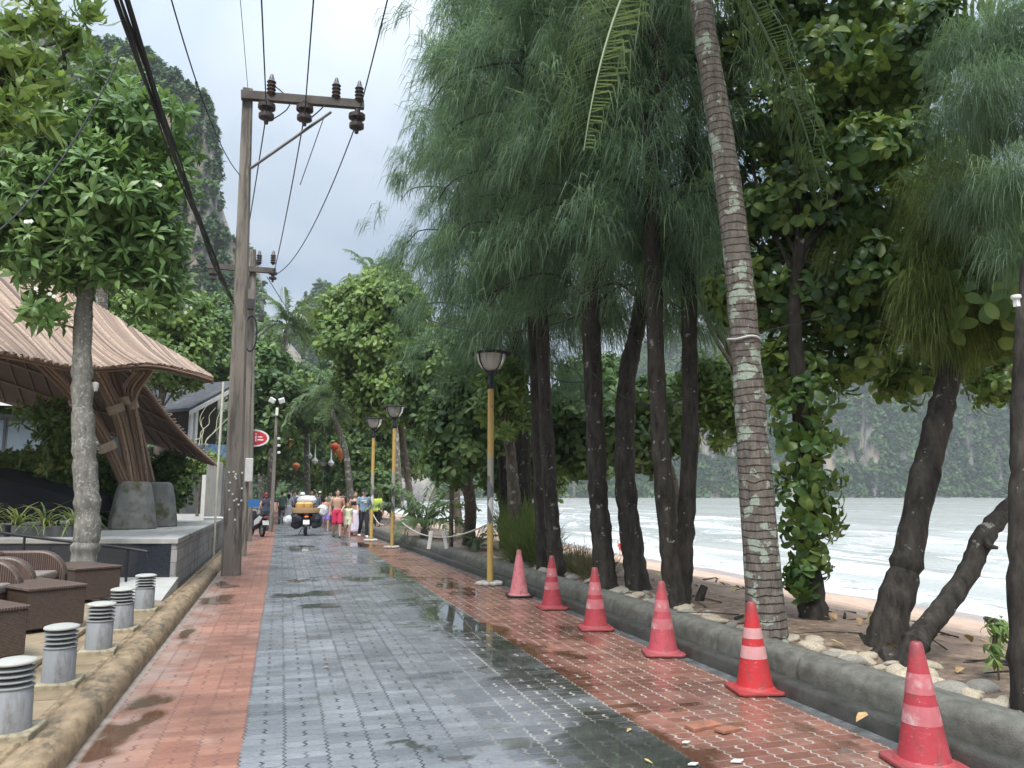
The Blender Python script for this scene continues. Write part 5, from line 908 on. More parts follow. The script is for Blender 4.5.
# ================================================================== CONES
def cone_mat(name, cols, fade):
    t = NT(name); z = t.n('ShaderNodeSeparateXYZ'); t.L(t.oc(), z.inputs[0]); c = t.ramp(z.outputs[2], cols, 'CONSTANT') if len(cols) > 1 else cols[0][1]
    n_ = t.noise(6, 7, t.mapped((1, 1, .5)), .7); c = t.mix(t.step(n_, .45, .75), c, fade); c = t.mix(t.ma('MULTIPLY', t.step(t.noise(22, 7, t.mapped((1, 1, .4)), .75), .5, .64), .6), c, (.15, .065, .06)); c = t.mix(t.ma('MULTIPLY', t.step(t.noise(35, 5, t.mapped((.5, .5, 2)), .8), .6, .68), .6), c, (.6, .4, .38)); c = t.mix(t.step(t.ma('ADD', z.outputs[2], t.ma('MULTIPLY', t.noise(15, 5), .12)), .14, .05), c, t.mix(.55, c, (.09, .07, .06))); c = t.mix(t.ma('MULTIPLY', t.step(z.outputs[2], .62, .72), .55), c, (.14, .05, .055))
    return t.done(t.bsdf(c, .5, t.bump(t.noise(40, 3), .1, .01)))
red, pink, dark = (.62, .035, .045), (.70, .235, .255), (.38, .06, .08)
m_c1 = cone_mat('cone_red', [(0, (.40, .04, .055)), (1, (.40, .04, .055))], (.42, .10, .11)); m_c2 = cone_mat('cone_bright', [(0, (.48, .022, .028)), (1, (.48, .022, .028))], (.42, .06, .06)); m_c3 = cone_mat('cone_dull', [(0, (.46, .07, .09)), (1, (.46, .07, .09))], (.40, .09, .11)); m_c6 = cone_mat('cone_faded', [(0, (.64, .20, .22)), (1, (.64, .2, .22))], (.68, .34, .33))
m_band = plain('worn_reflective_band', (.47, .135, .15), .45, .12, 9, .1, 60, dirt=(.55, .42, .40), dscale=7, dirt_lo=.5, dirt_hi=.7); m_band2 = plain('dusty_reflective_band', (.55, .27, .27), .5, .15, 9, .1, 60, dirt=(.45, .3, .3), dscale=7)
def cone(label, p, mat, bm, H=.735, bands=((.42, .54), (.235, .345)), rz=0, base=None):
    o = thing('traffic_cone', label, 'traffic cone', p, rz, 'traffic cones along the kerb'); R0, R1 = .152, .034
    rr = lambda z: R0 + (R1 - R0) * ((z - .04) / (H - .04)) ** .96
    pr = [(R0 + .03, .028), (R0 + .02, .04), (R0, .052)] + [(rr(z), z) for z in np.linspace(.09, H - .015, 12)] + [(R1 * .8, H - .003), (R1 * .55, H), (R1 * .5, H - .03)]; mb = MB(); mb.lathe(pr, 32, caps=False); mb.build('body', mat, o)
    mb = MB(); q = .205; mb.prism([(sx_ * (q - cx_), sy_ * (q - cy_), 0.004) for sx_, sy_, cx_, cy_ in ((-1, -1, .04, 0), (1, -1, .04, 0), (1, -1, 0, .04), (1, 1, 0, .04), (1, 1, .04, 0), (-1, 1, .04, 0), (-1, 1, 0, .04), (-1, -1, 0, .04))], (0, 0, .028)); mb.build('base', base or mat, o, False, .008)
    for a, b in bands:
        a *= H / .735; b *= H / .735; mb = MB(); mb.lathe([(rr(z) + .0018, z) for z in np.linspace(a, b, 4)], 32, caps=False); mb.build('reflective_band', bm, o)
    return o
cone('nearest cone, faded red with pink bands, before the leaning trees', G(925, 766), m_c1, m_band, .735, ((.43, .55), (.255, .365)), -.25)
cone('brightest scarlet cone with whitish-pink bands, below the mottled palm', G(755, 691), m_c2, m_band2, .735, ((.435, .52), (.275, .375)), -.2)
cone('dull maroon-pink cone below the twin-stemmed casuarina', G(663, 654), m_c3, m_band, .74, ((.43, .545), (.26, .36)), -.3)
cone('red cone with a dark brown tip, fourth from the camera', G(595.5, 629), m_c1, m_band, .74, ((.41, .56), (.25, .36)), -.2)
cone('pinkish red cone with faint bands, second from the lamp post', G(552, 608.5), m_c1, m_band, .75, ((.44, .56), (.27, .37)), -.1)
cone('cone faded to pale pink without bands, on a black base', G(519, 596.5), m_c6, m_band, .74, (), -.15, m_black)
# ================================================================== BOLLARD LIGHTS
m_bol = plain('grey_bollard_paint', (.255, .265, .28), .5, .15, 5, .1, 60, dirt=(.13, .125, .115), dscale=5, stretch=(1, 1, .3)); m_cap = plain('pale_bollard_cap', (.40, .40, .37), .5, .12, 6, dirt=(.42, .42, .38)); m_lou = plain('louvre_grey', (.27, .28, .28), .5, .15, bump=0); m_pli = plain('plinth_stone', (.33, .28, .19), .8, .25, 6, .5, 50, dirt=(.12, .11, .09), dscale=5)
B0 = [(10, 729), (58, 680), (98, 648), (121.5, 627), (144, 608)]
BL = ['bollard light cut by the frame edge, nearest to the camera', 'second nearest bollard light, in front of the middle rattan box', 'bollard light in the middle of the row of five', 'second farthest bollard light, beside the farthest rattan box', 'farthest bollard light, by the pale ramp and granite wall']
def bollard(p):
    o = thing('bollard_light', BL[0], 'bollard light', p, 0, 'bollard lights along the kerb'); mb = MB(); mb.lathe([(.118, .055), (.118, .06), (.115, .33), (.112, .335)], 28); mb.build('body', m_bol, o)
    mb = MB(); mb.lathe([(.075, .33), (.075, .5)], 20); mb.build('core', plain('dark_core', (.03, .03, .03), .6, .1, bump=0), o)
    mb = MB(); mb.lathe([(.088, .346), (.121, .334), (.123, .340), (.088, .356)], 28); lo = mb.build('louvre', m_lou, o)
    for k in range(1, 4): c = lo.copy(); COL.objects.link(c); c.location.z = .038 * k
    mb = MB(); mb.lathe([(.08, .487), (.126, .488), (.128, .498), (.122, .508), (.09, .518), (.04, .523), (0, .524)], 28); mb.build('cap', m_cap, o)
    mb = MB(); mb.box((0, .02, .0), (.31, .34, .12)); mb.build('plinth', m_pli, o, False, .012); return o
bo = None
for i, (x, y) in enumerate(B0):
    p = G(x, y, .2); p.z = .145; o = bollard(p) if bo is None else copy_tree(bo); bo = bo or o; o.location = p; o.scale = (1, 1, .92); o['label'] = BL[i]; o.rotation_euler = (.012 * (i % 2), .014 * (i % 3 - 1), .06 * (i % 3 - 1))
# ================================================================== RATTAN FURNITURE
t = NT('woven_rattan'); ch_ = t.n('ShaderNodeTexBrick', dict(offset=.5), Color1=(.075, .045, .032), Color2=(.125, .08, .058), Mortar=(.02, .012, .01), Scale=1., Mortar_Size=.0022, Brick_Width=.03, Row_Height=.012)
sx = t.n('ShaderNodeSeparateXYZ'); t.L(t.oc(), sx.inputs[0]); cbx = t.n('ShaderNodeCombineXYZ', X=t.ma('ADD', sx.outputs[0], sx.outputs[1]), Y=sx.outputs[2]); t.L(cbx.outputs[0], ch_.inputs['Vector']); m_rat = t.done(t.bsdf(ch_.outputs[0], .45, t.bump(ch_.outputs['Fac'], .6, -.004)))
t = NT('woven_rattan_top'); ch2 = t.n('ShaderNodeTexBrick', dict(offset=.5), Color1=(.125, .085, .066), Color2=(.19, .135, .108), Mortar=(.05, .03, .026), Scale=1., Mortar_Size=.0022, Brick_Width=.03, Row_Height=.012); t.L(t.oc(), ch2.inputs['Vector']); m_rat2 = t.done(t.bsdf(ch2.outputs[0], .4, t.bump(ch2.outputs['Fac'], .5, -.004)))
AZ = -.287
def rattan_table(label, corner, w, d, h):
    o = thing('rattan_table', label, 'low table', corner, -.9, 'rattan lounge furniture'); mb = MB(); mb.box((-w / 2, d / 2, h / 2 + .01), (w, d, h - .06)); mb.build('carcass', m_rat, o, False, .012); mb = MB(); mb.box((-w / 2, d / 2, h - .005), (w + .03, d + .03, .035)); mb.build('top', m_rat2, o, False, .012)
    for a in (0.06, w - .06):
        for b in (.06, d - .06): mb = MB(); mb.lathe([(.028, -.02), (.028, .02)], 8, (-a, b, 0)); mb.build('foot', m_black, o, False)
rattan_table('farthest dark rattan box table, beside the second farthest bollard', Vector((-2.53, 11.5, .21)), 1.1, .6, .45); rattan_table('middle dark rattan box table, behind the second bollard', Vector((-2.45, 9.23, .21)), 1.15, .58, .45); rattan_table('nearest dark rattan box table, cut by the frame edge', Vector((-2.55, 7.57, .21)), 1.0, .58, .45)
def rattan_chair(label, c, rz):
    o = thing('rattan_armchair', label, 'armchair', c, rz, 'rattan lounge furniture'); W2, D, H = .42, .85, .72
    def slab(x0, x1, name):
        pts = [(x0, 0, .02), (x0, D, .02), (x0, D, H)] + [(x0, .30 * (1 - math.sin(a)) , H - .30 + .30 * math.cos(PI / 2 - a) if 0 else H - .30 * (1 - math.sin(PI / 2 - (PI / 2 - a)))) for a in ()]
        arc = [(x0, .32 - .32 * math.sin(a), H - .32 + .32 * math.cos(a)) for a in np.linspace(0, PI / 2, 8)]; mb = MB(); mb.prism([(x0, D, .02), (x0, D, H)] + arc + [(x0, 0, .02)], (x1 - x0, 0, 0)); mb.build(name, m_rat2, o, True, .03, auto=True, seg=3)
    slab(-W2 - .14, -W2, 'arm'); slab(W2, W2 + .14, 'arm'); mb = MB(); mb.box((0, D - .075, .39), (W2 * 2 - .006, .15, .66)); mb.build('backrest', m_rat2, o, False, .03); mb = MB(); mb.box((0, .38, .2), (W2 * 2 - .006, .62, .36)); mb.build('seat_base', m_rat, o, False, .02); mb = MB(); mb.box((0, .37, .43), (W2 * 2 - .03, .6, .1)); mb.build('cushion', plain('taupe_cushion', (.2, .17, .15), .9, .1), o, False, .03)
c0 = G(47, 590, .27)
rattan_chair('farthest rattan armchair with rounded arms, by the handrail', Vector((-2.62, 10.75, .21)), PI / 2 + AZ * .3); rattan_chair('second rattan armchair, nested before the farthest one', Vector((-2.72, 9.35, .21)), PI / 2 + AZ * .3)
# ================================================================== STONES, LITTER
gs = np.random.default_rng(9); m_st = [plain('pale_stone_a', (.36, .32, .26), .85, .25, 8, .5, 30, dirt=(.16, .14, .11), dscale=6), plain('pale_stone_b', (.25, .23, .2), .85, .25, 8, .5, 30), plain('pale_stone_c', (.42, .36, .27), .85, .25, 8, .5, 30, dirt=(.2, .16, .11), dscale=6)]
SM = []
for k in range(6):
    bm = bmesh.new(); bmesh.ops.create_icosphere(bm, subdivisions=3, radius=1); off = gs.uniform(0, 50, 3)
    for v in bm.verts:
        p = np.array(v.co) * 1.1 + off; f = .78 + .5 * (vnoise(np.array([p[0]]), np.array([p[1] + p[2] * .7]), k)[0]) + .25 * (vnoise(np.array([p[0] * 2.5 + p[2]]), np.array([p[1] * 2.5]), k + 9)[0] - .5); v.co = v.co * f; v.co.z *= .55
    me = bpy.data.meshes.new('stone'); bm.to_mesh(me); bm.free(); me.materials.append(m_st[k % 3]); me.polygons.foreach_set('use_smooth', np.ones(len(me.polygons), bool)); SM.append(me)
placed = []
for k in range(210):
    y = 3.4 + 13 * gs.random() ** 1.25; x = 4.56 + abs(gs.normal(0, .14)) + .03 + float(kshift(y)); s = gs.uniform(.045, .125) * (1 if gs.random() < .8 else 1.35)
    if any((x - a) ** 2 + (y - b) ** 2 < ((s + c) * .62) ** 2 for a, b, c in placed): continue
    placed.append((x, y, s)); o = link('stone', SM[k % 6], None, (x, y, .245 + s * .18)); o.scale = (s * gs.uniform(.8, 1.3), s * gs.uniform(.8, 1.3), s * gs.uniform(.7, 1)); o.rotation_euler = (gs.uniform(-.3, .3), gs.uniform(-.3, .3), gs.uniform(0, 6.3)); tag(o, 'pale rough stone lying along the back of the kerb', 'stone', 'stones behind the kerb')
o = tag(link('stump', None), None) if 0 else None
mb = MB(); b = G(699, 607, .2); mb.tube(spline([b, b + Vector((.02, 0, .12)), b + Vector((.09, 0, .26))], 8), np.linspace(.07, .05, 9), 8); tag(mb.build('tree_stump', b_dark), 'small black broken stump on the sand left of the mottled palm', 'stump')
o = link('stone', SM[1], None, G(722, 604, .2)); o.scale = (.13, .1, .14); tag(o, 'dark rock beside the small black stump', 'rock'); o.material_slots[0].link = 'OBJECT'; o.material_slots[0].material = plain('dark_rock', (.05, .045, .04), .8, .3)
m_lf = [plain('fallen_leaf_tan', (.42, .27, .13), .6, .3, 20, bump=0), plain('fallen_leaf_brown', (.16, .09, .045), .7, .3, 20, bump=0), plain('fallen_leaf_yellow', (.45, .36, .12), .6, .3, 20, bump=0)]
def flat_leaf(p, L, w, rz, mat, label, group=None, tilt=.1):
    v, q = leaf(L, w, -.25, .18, tilt, 0); me = mesh_np('fallen_leaf', v, q, mat); o = link('fallen_leaf', me, None, p); o.rotation_euler = (0, 0, rz); tag(o, label, 'leaf', group); return o
flat_leaf(G(856, 722, .135), .15, .07, .4, m_lf[0], 'curled tan leaf on the kerb step behind the nearest cone')
flat_leaf(G(710, 642, .13), .12, .06, .1, m_lf[2], 'pale yellow leaf on the kerb step between the second and third cones')
for k in range(70):
    y = 3.5 + 9 * gs.random(); x = gs.uniform(4.6, 7.2); z = float(beach_z(np.array([x]), np.array([y]))[0]) + .012; flat_leaf((x, y, z), gs.uniform(.09, .2), gs.uniform(.05, .11), gs.uniform(0, 6.3), m_lf[int(gs.integers(0, 3))], 'dry fallen leaf on the soil beneath the trees', 'fallen leaves on the soil', gs.uniform(0, .4))
for k in range(34):
    y = 4 + 14 * gs.random(); x = gs.uniform(-1.1, 3.9); flat_leaf((x, y, .006), gs.uniform(.03, .075), gs.uniform(.015, .035), gs.uniform(0, 6.3), m_lf[int(gs.integers(0, 3))], 'tiny fallen leaf lying on the pavers', 'fallen leaves on the path', .05)
for k in range(46):
    y = 3.6 + 9 * gs.random() ** 1.2; x = gs.uniform(4.7, 8.2); a = gs.uniform(0, 3.1); L = gs.uniform(.2, .7); z = float(beach_z(np.array([x]), np.array([y]))[0]) + .015; mb = MB(); d = np.array((math.cos(a), math.sin(a), 0)); mb.tube(spline([(x, y, z), np.array((x, y, z)) + d * L * .5 + (gs.normal(0, .03), gs.normal(0, .03), .02), np.array((x, y, z)) + d * L], 8), np.linspace(.012, .005, 9) * gs.uniform(.6, 1.5), 5); tag(mb.build('twig', b_dark), 'dark dead twig lying on the soil', 'twig', 'twigs on the soil')
mb = MB(); p = G(703, 728); mb.box((p.x, p.y, .014), (.25, .1, .03), rot3(rz=.2, rx=.06)); mb.box((p.x + .12, p.y - .12, .012), (.18, .09, .026), rot3(rz=.35, ry=.08)); tag(mb.build('loose_pavers', plain('broken_red_paver', (.30, .13, .085), .7, .25, 8, .3, 40), None, False, .006), 'pair of broken red paver pieces sitting loose on the path', 'paver pieces')
for x, y, s, lab in [(737, 763, .045, 'small white scrap of litter near the bottom edge of the path'), (693, 766, .035, 'tiny white scrap of litter in the big puddle'), (686, 744, .03, 'tiny pale scrap of litter above the big puddle')]: p = G(x, y); mb = MB(); mb.prism([(p.x - s, p.y, .008), (p.x + s * .3, p.y - s * .5, .008), (p.x + s * 1.2, p.y + s * .2, .008), (p.x, p.y + s * .6, .008)], (0, 0, .008)); tag(mb.build('litter', m_white, None, False), lab, 'litter')
# ================================================================== PEOPLE
def remeshed(mb, name, mat, parent, vox, smooth=3):
    o = mb.build(name + '_raw', mat, None, False); m = o.modifiers.new('r', 'REMESH'); m.mode = 'VOXEL'; m.voxel_size = vox; s = o.modifiers.new('s', 'SMOOTH'); s.factor = .5; s.iterations = smooth
    dg = bpy.context.evaluated_depsgraph_get(); me = bpy.data.meshes.new_from_object(o.evaluated_get(dg)); me.name = name; old = o.data; bpy.data.objects.remove(o); bpy.data.meshes.remove(old)
    me.polygons.foreach_set('use_smooth', np.ones(len(me.polygons), bool)); me.materials.clear(); me.materials.append(mat); return link(name, me, parent)
_mat = {}
def cloth(col, rough=.85):
    k = tuple(round(c, 3) for c in col)
    if k not in _mat: _mat[k] = plain('fabric', col, rough, .12, 14, .1, 80)
    return _mat[k]
SKIN = plain('skin', (.52, .31, .22), .5, .08, 5, .03); SKIN2 = plain('skin_tan', (.36, .2, .13), .5, .08, 5, .03); EYE = plain('eye_dark', (.03, .02, .02), .3, 0, bump=0); LIP = plain('lips', (.42, .16, .14), .5, 0, bump=0)
def limb(mb, pts, rs, sq=1.0):
    S = spline(pts, 4 * (len(pts) - 1)); r = np.interp(np.linspace(0, 1, len(S)), np.linspace(0, 1, len(rs)), rs); mb.tube(S, r, 10, sq=sq); mb.ball(S[0], r[0], 10, 6); mb.ball(S[-1], r[-1], 10, 6)
def hand(mb, w, d, side):
    "palm, four unequal bent fingers and a thumb"
    d = d / np.linalg.norm(d); a = np.array((0, 1., 0)); a = a - d * a.dot(d); a /= np.linalg.norm(a); n = np.cross(d, a) * side; limb(mb, [w, w + d * .045, w + d * .085], [.026, .032, .03], 1)
    for k, L in enumerate((.07, .08, .074, .058)):
        b = w + d * .085 + a * (.03 - .02 * k) ; m = b + d * L * .55 - n * .008; limb(mb, [b, m, m + d * L * .38 - n * .028], [.0095, .009, .0075])
    b = w + d * .03 + a * .03; limb(mb, [b, b + d * .03 + a * .022, b + d * .06 + a * .02 - n * .01], [.0115, .0105, .0085])
def person(label, p, face, h=1.72, pose='walk', ph=.25, skin=SKIN, top=None, sleeve=.5, bottom=None, leg=1.0, skirt=None, hair=(.03, .02, .015), hairlen=0, hat=None, arms=None, shoes=(.05, .05, .05), vox=.0095, child=False, group='people on the path', cap=None):
    o = thing('person', label, 'person', p, face, group); k = h / 1.75; hs = 1.18 if child else 1.
    def T(x, y, z): return np.array((x, y, z)) * k
    sit = pose == 'sit'; s = ph if pose == 'walk' else .03
    hz = .92; kneeL, ankL, kneeR, ankR = (.10, -s * .55 - .02, .5), (.10, -s * .75, .09), (-.10, s * .10 - .05, .5), (-.10, s * 1.1, .10 + .12 * s)
    if sit: kneeL, ankL, kneeR, ankR = (.17, -.42, .88), (.17, -.30, .45), (-.17, -.42, .88), (-.17, -.30, .45)
    Ls = [[T(.095, 0, hz), T(*kneeL), T(*ankL)], [T(-.095, 0, hz), T(*kneeR), T(*ankR)]]; sw = s * .8
    if arms is None: arms = [((.235, .05 + sw * .25, 1.16), (.25, -.02 + sw * .6, .92)), ((-.235, .05 - sw * .3, 1.16), (-.25, -.05 - sw * .7, .93))]
    A_ = [[T(.185, 0, 1.40), T(*arms[0][0]), T(*arms[0][1])], [T(-.185, 0, 1.40), T(*arms[1][0]), T(*arms[1][1])]]
    tw_ = 1. if not skirt else .92
    mb = MB(); zz_ = [.84, .93, 1.0, 1.08, 1.2, 1.32, 1.40, 1.45, 1.49]; rr_ = [.10, .165, .155, .135, .15, .17, .16, .10, .06]; mb.tube([T(0, .01 * math.sin(i), z) for i, z in enumerate(zz_)], np.array(rr_) * k * tw_, 16, sq=.64); limb(mb, [T(0, 0, 1.44), T(0, -.015, 1.55)], [.056 * k, .05 * k])
    hc = T(0, -.02, 1.635) ; q = k * hs; mb.ball(hc + (0, .01 * q, .015 * q), (.075 * q, .095 * q, .1 * q), 14, 10); mb.ball(hc + (0, -.025 * q, -.05 * q), (.055 * q, .065 * q, .06 * q), 12, 8); limb(mb, [hc + (0, -.09 * q, .01 * q), hc + (0, -.112 * q, -.022 * q)], [.012 * q, .016 * q])
    for sx_ in (-1, 1): mb.ball(hc + (sx_ * .077 * q, .015 * q, -.005 * q), (.012 * q, .022 * q, .032 * q), 8, 6)
    for L in Ls:
        limb(mb, [L[0], (L[0] * .45 + L[1] * .55), L[1], L[1] * .6 + L[2] * .4 + (0, .012, 0), L[2]], np.array([.092, .078, .056, .056, .038]) * k); f = L[2]; limb(mb, [f + T(0, .045, -.055), f + T(0, -.05, -.062), f + T(0, -.15, -.068)], np.array([.036, .036, .026]) * k)
    for i, A in enumerate(A_): limb(mb, [A[0], (A[0] + A[1]) / 2, A[1], (A[1] + A[2]) / 2, A[2]], np.array([.055, .047, .038, .037, .026]) * k); hand(mb, A[2], A[2] - A[1] + np.array((0, 0, -.05)), 1 if i else -1)
    remeshed(mb, 'body', skin, o, vox, 2)
    for sx_ in (-1, 1): mb = MB(); mb.ball(hc + (sx_ * .03 * q, -.083 * q, .012 * q), (.011 * q, .008, .008 * q), 8, 6); mb.build('eye', EYE, o)
    mb = MB(); mb.ball(hc + (0, -.088 * q, -.055 * q), (.022 * q, .006, .007 * q), 8, 5); mb.build('mouth', LIP, o)
    mb = MB(); mb.ball(hc + (0, .022 * q, .035 * q), (.085 * q, .1 * q, .098 * q), 14, 10)
    if hairlen: limb(mb, [hc + (0, .07 * q, .02), hc + (0, .085 * q, -.1), hc + (0, .09 * q, -.1 - hairlen * .5), hc + (0, .08 * q, -.1 - hairlen)], [.08 * q, .085 * q, .07 * q, .02 * q], .6)
    ho_ = remeshed(mb, 'hair', cloth(hair, .6), o, .014, 2)
    if hat or cap:
        mb = MB(); hc2 = hc + (0, .012 * q, .055 * q); mb.lathe([(.0, .085 * q), (.06 * q, .08 * q), (.09 * q, .045 * q), (.1 * q, .0)] + ([(.19 * q, -.02 * q), (.19 * q, -.028 * q), (.09 * q, -.01)] if hat else [(.098 * q, -.02)]), 18, hc2, sy=1.12, caps=False)
        if cap: mb.prism([hc2 + (-.07 * q, -.09 * q, .0), hc2 + (.07 * q, -.09 * q, .0), hc2 + (.05 * q, -.19 * q, -.015), hc2 + (-.05 * q, -.19 * q, -.015)], (0, 0, .008))
        mb.build('hat', cloth(hat or cap), o)
    if top is not None:
        mb = MB(); zs_ = [.90, .97, 1.08, 1.2, 1.32, 1.40, 1.445, 1.47]; rs_ = [.185, .18, .165, .172, .19, .178, .12, .085]
        if sleeve < 0: zs_, rs_ = [1.2, 1.26, 1.33, 1.37], [.165, .178, .185, .172]
        mb.tube([T(0, 0, z) for z in zs_], np.array(rs_) * k * tw_, 18, sq=.67)
        if sleeve > 0:
            for A in A_: e = A[0] + (A[1] - A[0]) * min(1, sleeve * 1.6); limb(mb, [A[0] + (0, 0, .004), (A[0] + e) / 2, e] if sleeve < .8 else [A[0], A[1], A[1] * .15 + A[2] * .85], np.array([.072, .068, .064] if sleeve < .8 else [.07, .055, .045]) * k)
        remeshed(mb, 'shirt', cloth(top), o, .012, 3)
    if bottom is not None and not skirt:
        mb = MB(); mb.tube([T(0, 0, z) for z in (.84, .9, .97, 1.03)], np.array([.15, .183, .178, .158]) * k, 16, sq=.68)
        for L in Ls:
            if leg >= .95: limb(mb, [L[0], L[1], L[2] + (0, 0, .02)], np.array([.108, .074, .06]) * k)
            else: e = L[0] + (L[1] - L[0]) * leg * 1.7; limb(mb, [L[0], (L[0] + e) / 2, e], np.array([.11, .104, .1]) * k)
        remeshed(mb, 'trousers' if leg >= .95 else 'shorts', cloth(bottom), o, .012, 3)
    if skirt:
        mb = MB(); hem = skirt[1]; n = 28; V = []; lv = np.linspace(1.02, hem, 9)
        for z in lv:
            f = (1.02 - z) / (1.02 - hem)
            for j in range(n): a = j * 2 * PI / n; r = (.155 + .13 * f ** .8) * (1 + .07 * f * math.sin(a * 7 + z * 4)); V.append(T(r * math.cos(a), r * .75 * math.sin(a) + .02 * f, z))
        mb.add(np.array(V), [(i * n + j, i * n + (j + 1) % n, i * n + n + (j + 1) % n, i * n + n + j) for i in range(8) for j in range(n)]); so2 = mb.build('skirt', cloth(skirt[0]), o); q2 = so2.modifiers.new('solid', 'SOLIDIFY'); q2.thickness = .008
    if shoes:
        for L in Ls: mb = MB(); f = L[2]; limb(mb, [f + T(0, .05, -.06), f + T(0, -.04, -.062), f + T(0, -.16, -.07)], np.array([.046, .046, .038]) * k); mb.v = [np.column_stack([v[:, :2], np.maximum(v[:, 2], f[2] - .095 * k)]) for v in mb.v]; mb.build('shoe', cloth(shoes), o)
    return o
F0 = 0.0     # facing -Y, towards the camera
person('shirtless boy in purple shorts walking behind the motorbike load', G(325.5, 531), F0, 1.5, 'walk', .2, SKIN, None, 0, (.26, .16, .5), .45, shoes=None, child=True)
person('shirtless man in crimson shorts walking towards the viewer', G(336.5, 538), F0, 1.78, 'walk', .22, SKIN, None, 0, (.5, .03, .09), .5, shoes=(.03, .03, .03), arms=[((.25, .03, 1.15), (.17, -.16, 1.05)), ((-.25, .06, 1.16), (-.27, 0, .92))])
person('child in an oversized cream shirt between the crimson shorts and the blue tee', G(347, 537.5), F0, 1.28, 'walk', .15, SKIN, (.72, .72, .52), .5, (.6, .6, .45), .35, hair=(.16, .1, .05), hairlen=.12, shoes=None, child=True)
person('woman in a black bandeau top and long lilac skirt', G(354.5, 535.5), F0, 1.7, 'walk', .12, SKIN, (.02, .02, .022), -1, None, 1, ((.60, .56, .68), .12), hair=(.1, .06, .04), hairlen=.1, shoes=(.3, .2, .15))
person('man in a blue-grey tee with white print, black trousers and white shoes', G(363, 537), .1, 1.8, 'walk', .22, SKIN, (.20, .28, .38), .45, (.022, .024, .03), 1, hair=(.015, .012, .01), shoes=(.75, .75, .75), cap=(.03, .03, .035))
mb = MB(); pl_ = G(363, 537); pr_ = [x for x in COL.objects if x.name.startswith('person')][-1]; mb.box((-.02, -.138, 1.36), (.2, .012, .05)); mb.box((.03, -.134, 1.29), (.12, .012, .03)); mb.build('chest_print', m_white, pr_, False)
person('person in a lime green top and black trousers standing by the third lamp post', G(376, 533), 2.6, 1.7, 'stand', 0, SKIN2, (.50, .60, .08), .6, (.015, .015, .018), 1, hair=(.02, .015, .012), hairlen=.05, shoes=(.03, .03, .03), arms=[((.24, -.05, 1.17), (.22, -.2, 1.0)), ((-.24, .03, 1.16), (-.25, -.05, .92))])
person('woman with red hair in navy dungarees seen from behind, beside the parked scooters', G(264.5, 531), PI + .2, 1.68, 'stand', 0, SKIN, (.055, .065, .10), 0.01, (.055, .065, .10), 1, hair=(.22, .04, .03), hairlen=.06, shoes=(.05, .05, .05), cap=None)
person('woman in a white dress and wide hat with long black hair, walking away', G(288, 522.5), PI, 1.66, 'walk', .15, SKIN, (.74, .74, .72), .3, None, 1, ((.74, .74, .72), .35), hair=(.012, .01, .01), hairlen=.42, hat=(.5, .46, .4), shoes=(.4, .3, .2))
person('person in a white shirt with one arm raised beyond the motorbike', G(311, 521), F0, 1.78, 'walk', .2, SKIN, (.72, .72, .74), .5, (.05, .05, .07), 1, arms=[((.30, -.02, 1.5), (.2, -.06, 1.72)), ((-.24, .05, 1.16), (-.25, -.05, .93))])
person('person in black with a white cap beyond the purple shorts', G(319, 520), PI, 1.74, 'walk', .2, SKIN2, (.02, .02, .022), .9, (.03, .03, .035), 1, cap=(.75, .75, .75))
FARP = [(303, 516.5, PI, (.05, .05, .06), 'far stroller in dark grey walking away, left of the crowd'), (315, 516, F0, (.45, .12, .1), 'far stroller in a brick red shirt in the crowd'), (329, 517.5, F0, (.5, .5, .46), 'far stroller in a beige shirt behind the crimson shorts'), (296, 515, PI, (.7, .7, .7), 'far stroller in a white shirt near the shaded verge'), (334, 515.5, PI, (.1, .15, .3), 'far stroller in a navy shirt at the back of the crowd'), (322, 514.8, F0, (.55, .45, .15), 'far stroller in a mustard shirt at the very back'), (292, 518.5, F0, (.3, .32, .36), 'far stroller in a slate shirt left of the rider'), (342, 518, PI, (.65, .62, .6), 'far stroller in an off-white shirt behind the child'), (350, 519, PI, (.06, .06, .07), 'far stroller in black behind the lilac skirt'), (307, 517, PI, (.55, .12, .25), 'far stroller in a magenta shirt above the load'), (281, 524, PI, (.12, .2, .16), 'stroller in a dark green shirt on the red strip behind the floodlight pole'), (315, 524, F0, (.35, .36, .4), 'stroller in a grey shirt right behind the loaded motorbike'), (330, 523, F0, (.6, .55, .42), 'stroller in a sand shirt between purple and crimson shorts'), (342, 525, PI, (.16, .05, .05), 'stroller in a maroon shirt behind the cream shirted child'), (369, 523, F0, (.62, .63, .66), 'stroller in a pale shirt near the third lamp post'), (294, 521, F0, (.16, .18, .26), 'stroller in a dusky blue shirt left of the load')]
for x, y, f, col, lab in FARP: person(lab, G(x, y), f, 1.72, 'walk', .2, SKIN, col, .5, (.08, .08, .1), 1, vox=.014)
# child playing at the water's edge
pb = G(621, 552, -.75); pb.z = float(beach_z(np.array([pb.x]), np.array([pb.y]))[0]) + .0; person('distant child in a white top and red shorts at the edge of the surf', pb, 2.2, .95, 'stand', 0, SKIN, (.75, .74, .72), .5, (.6, .08, .08), .5, child=True, shoes=None, vox=.014, group='people on the beach')
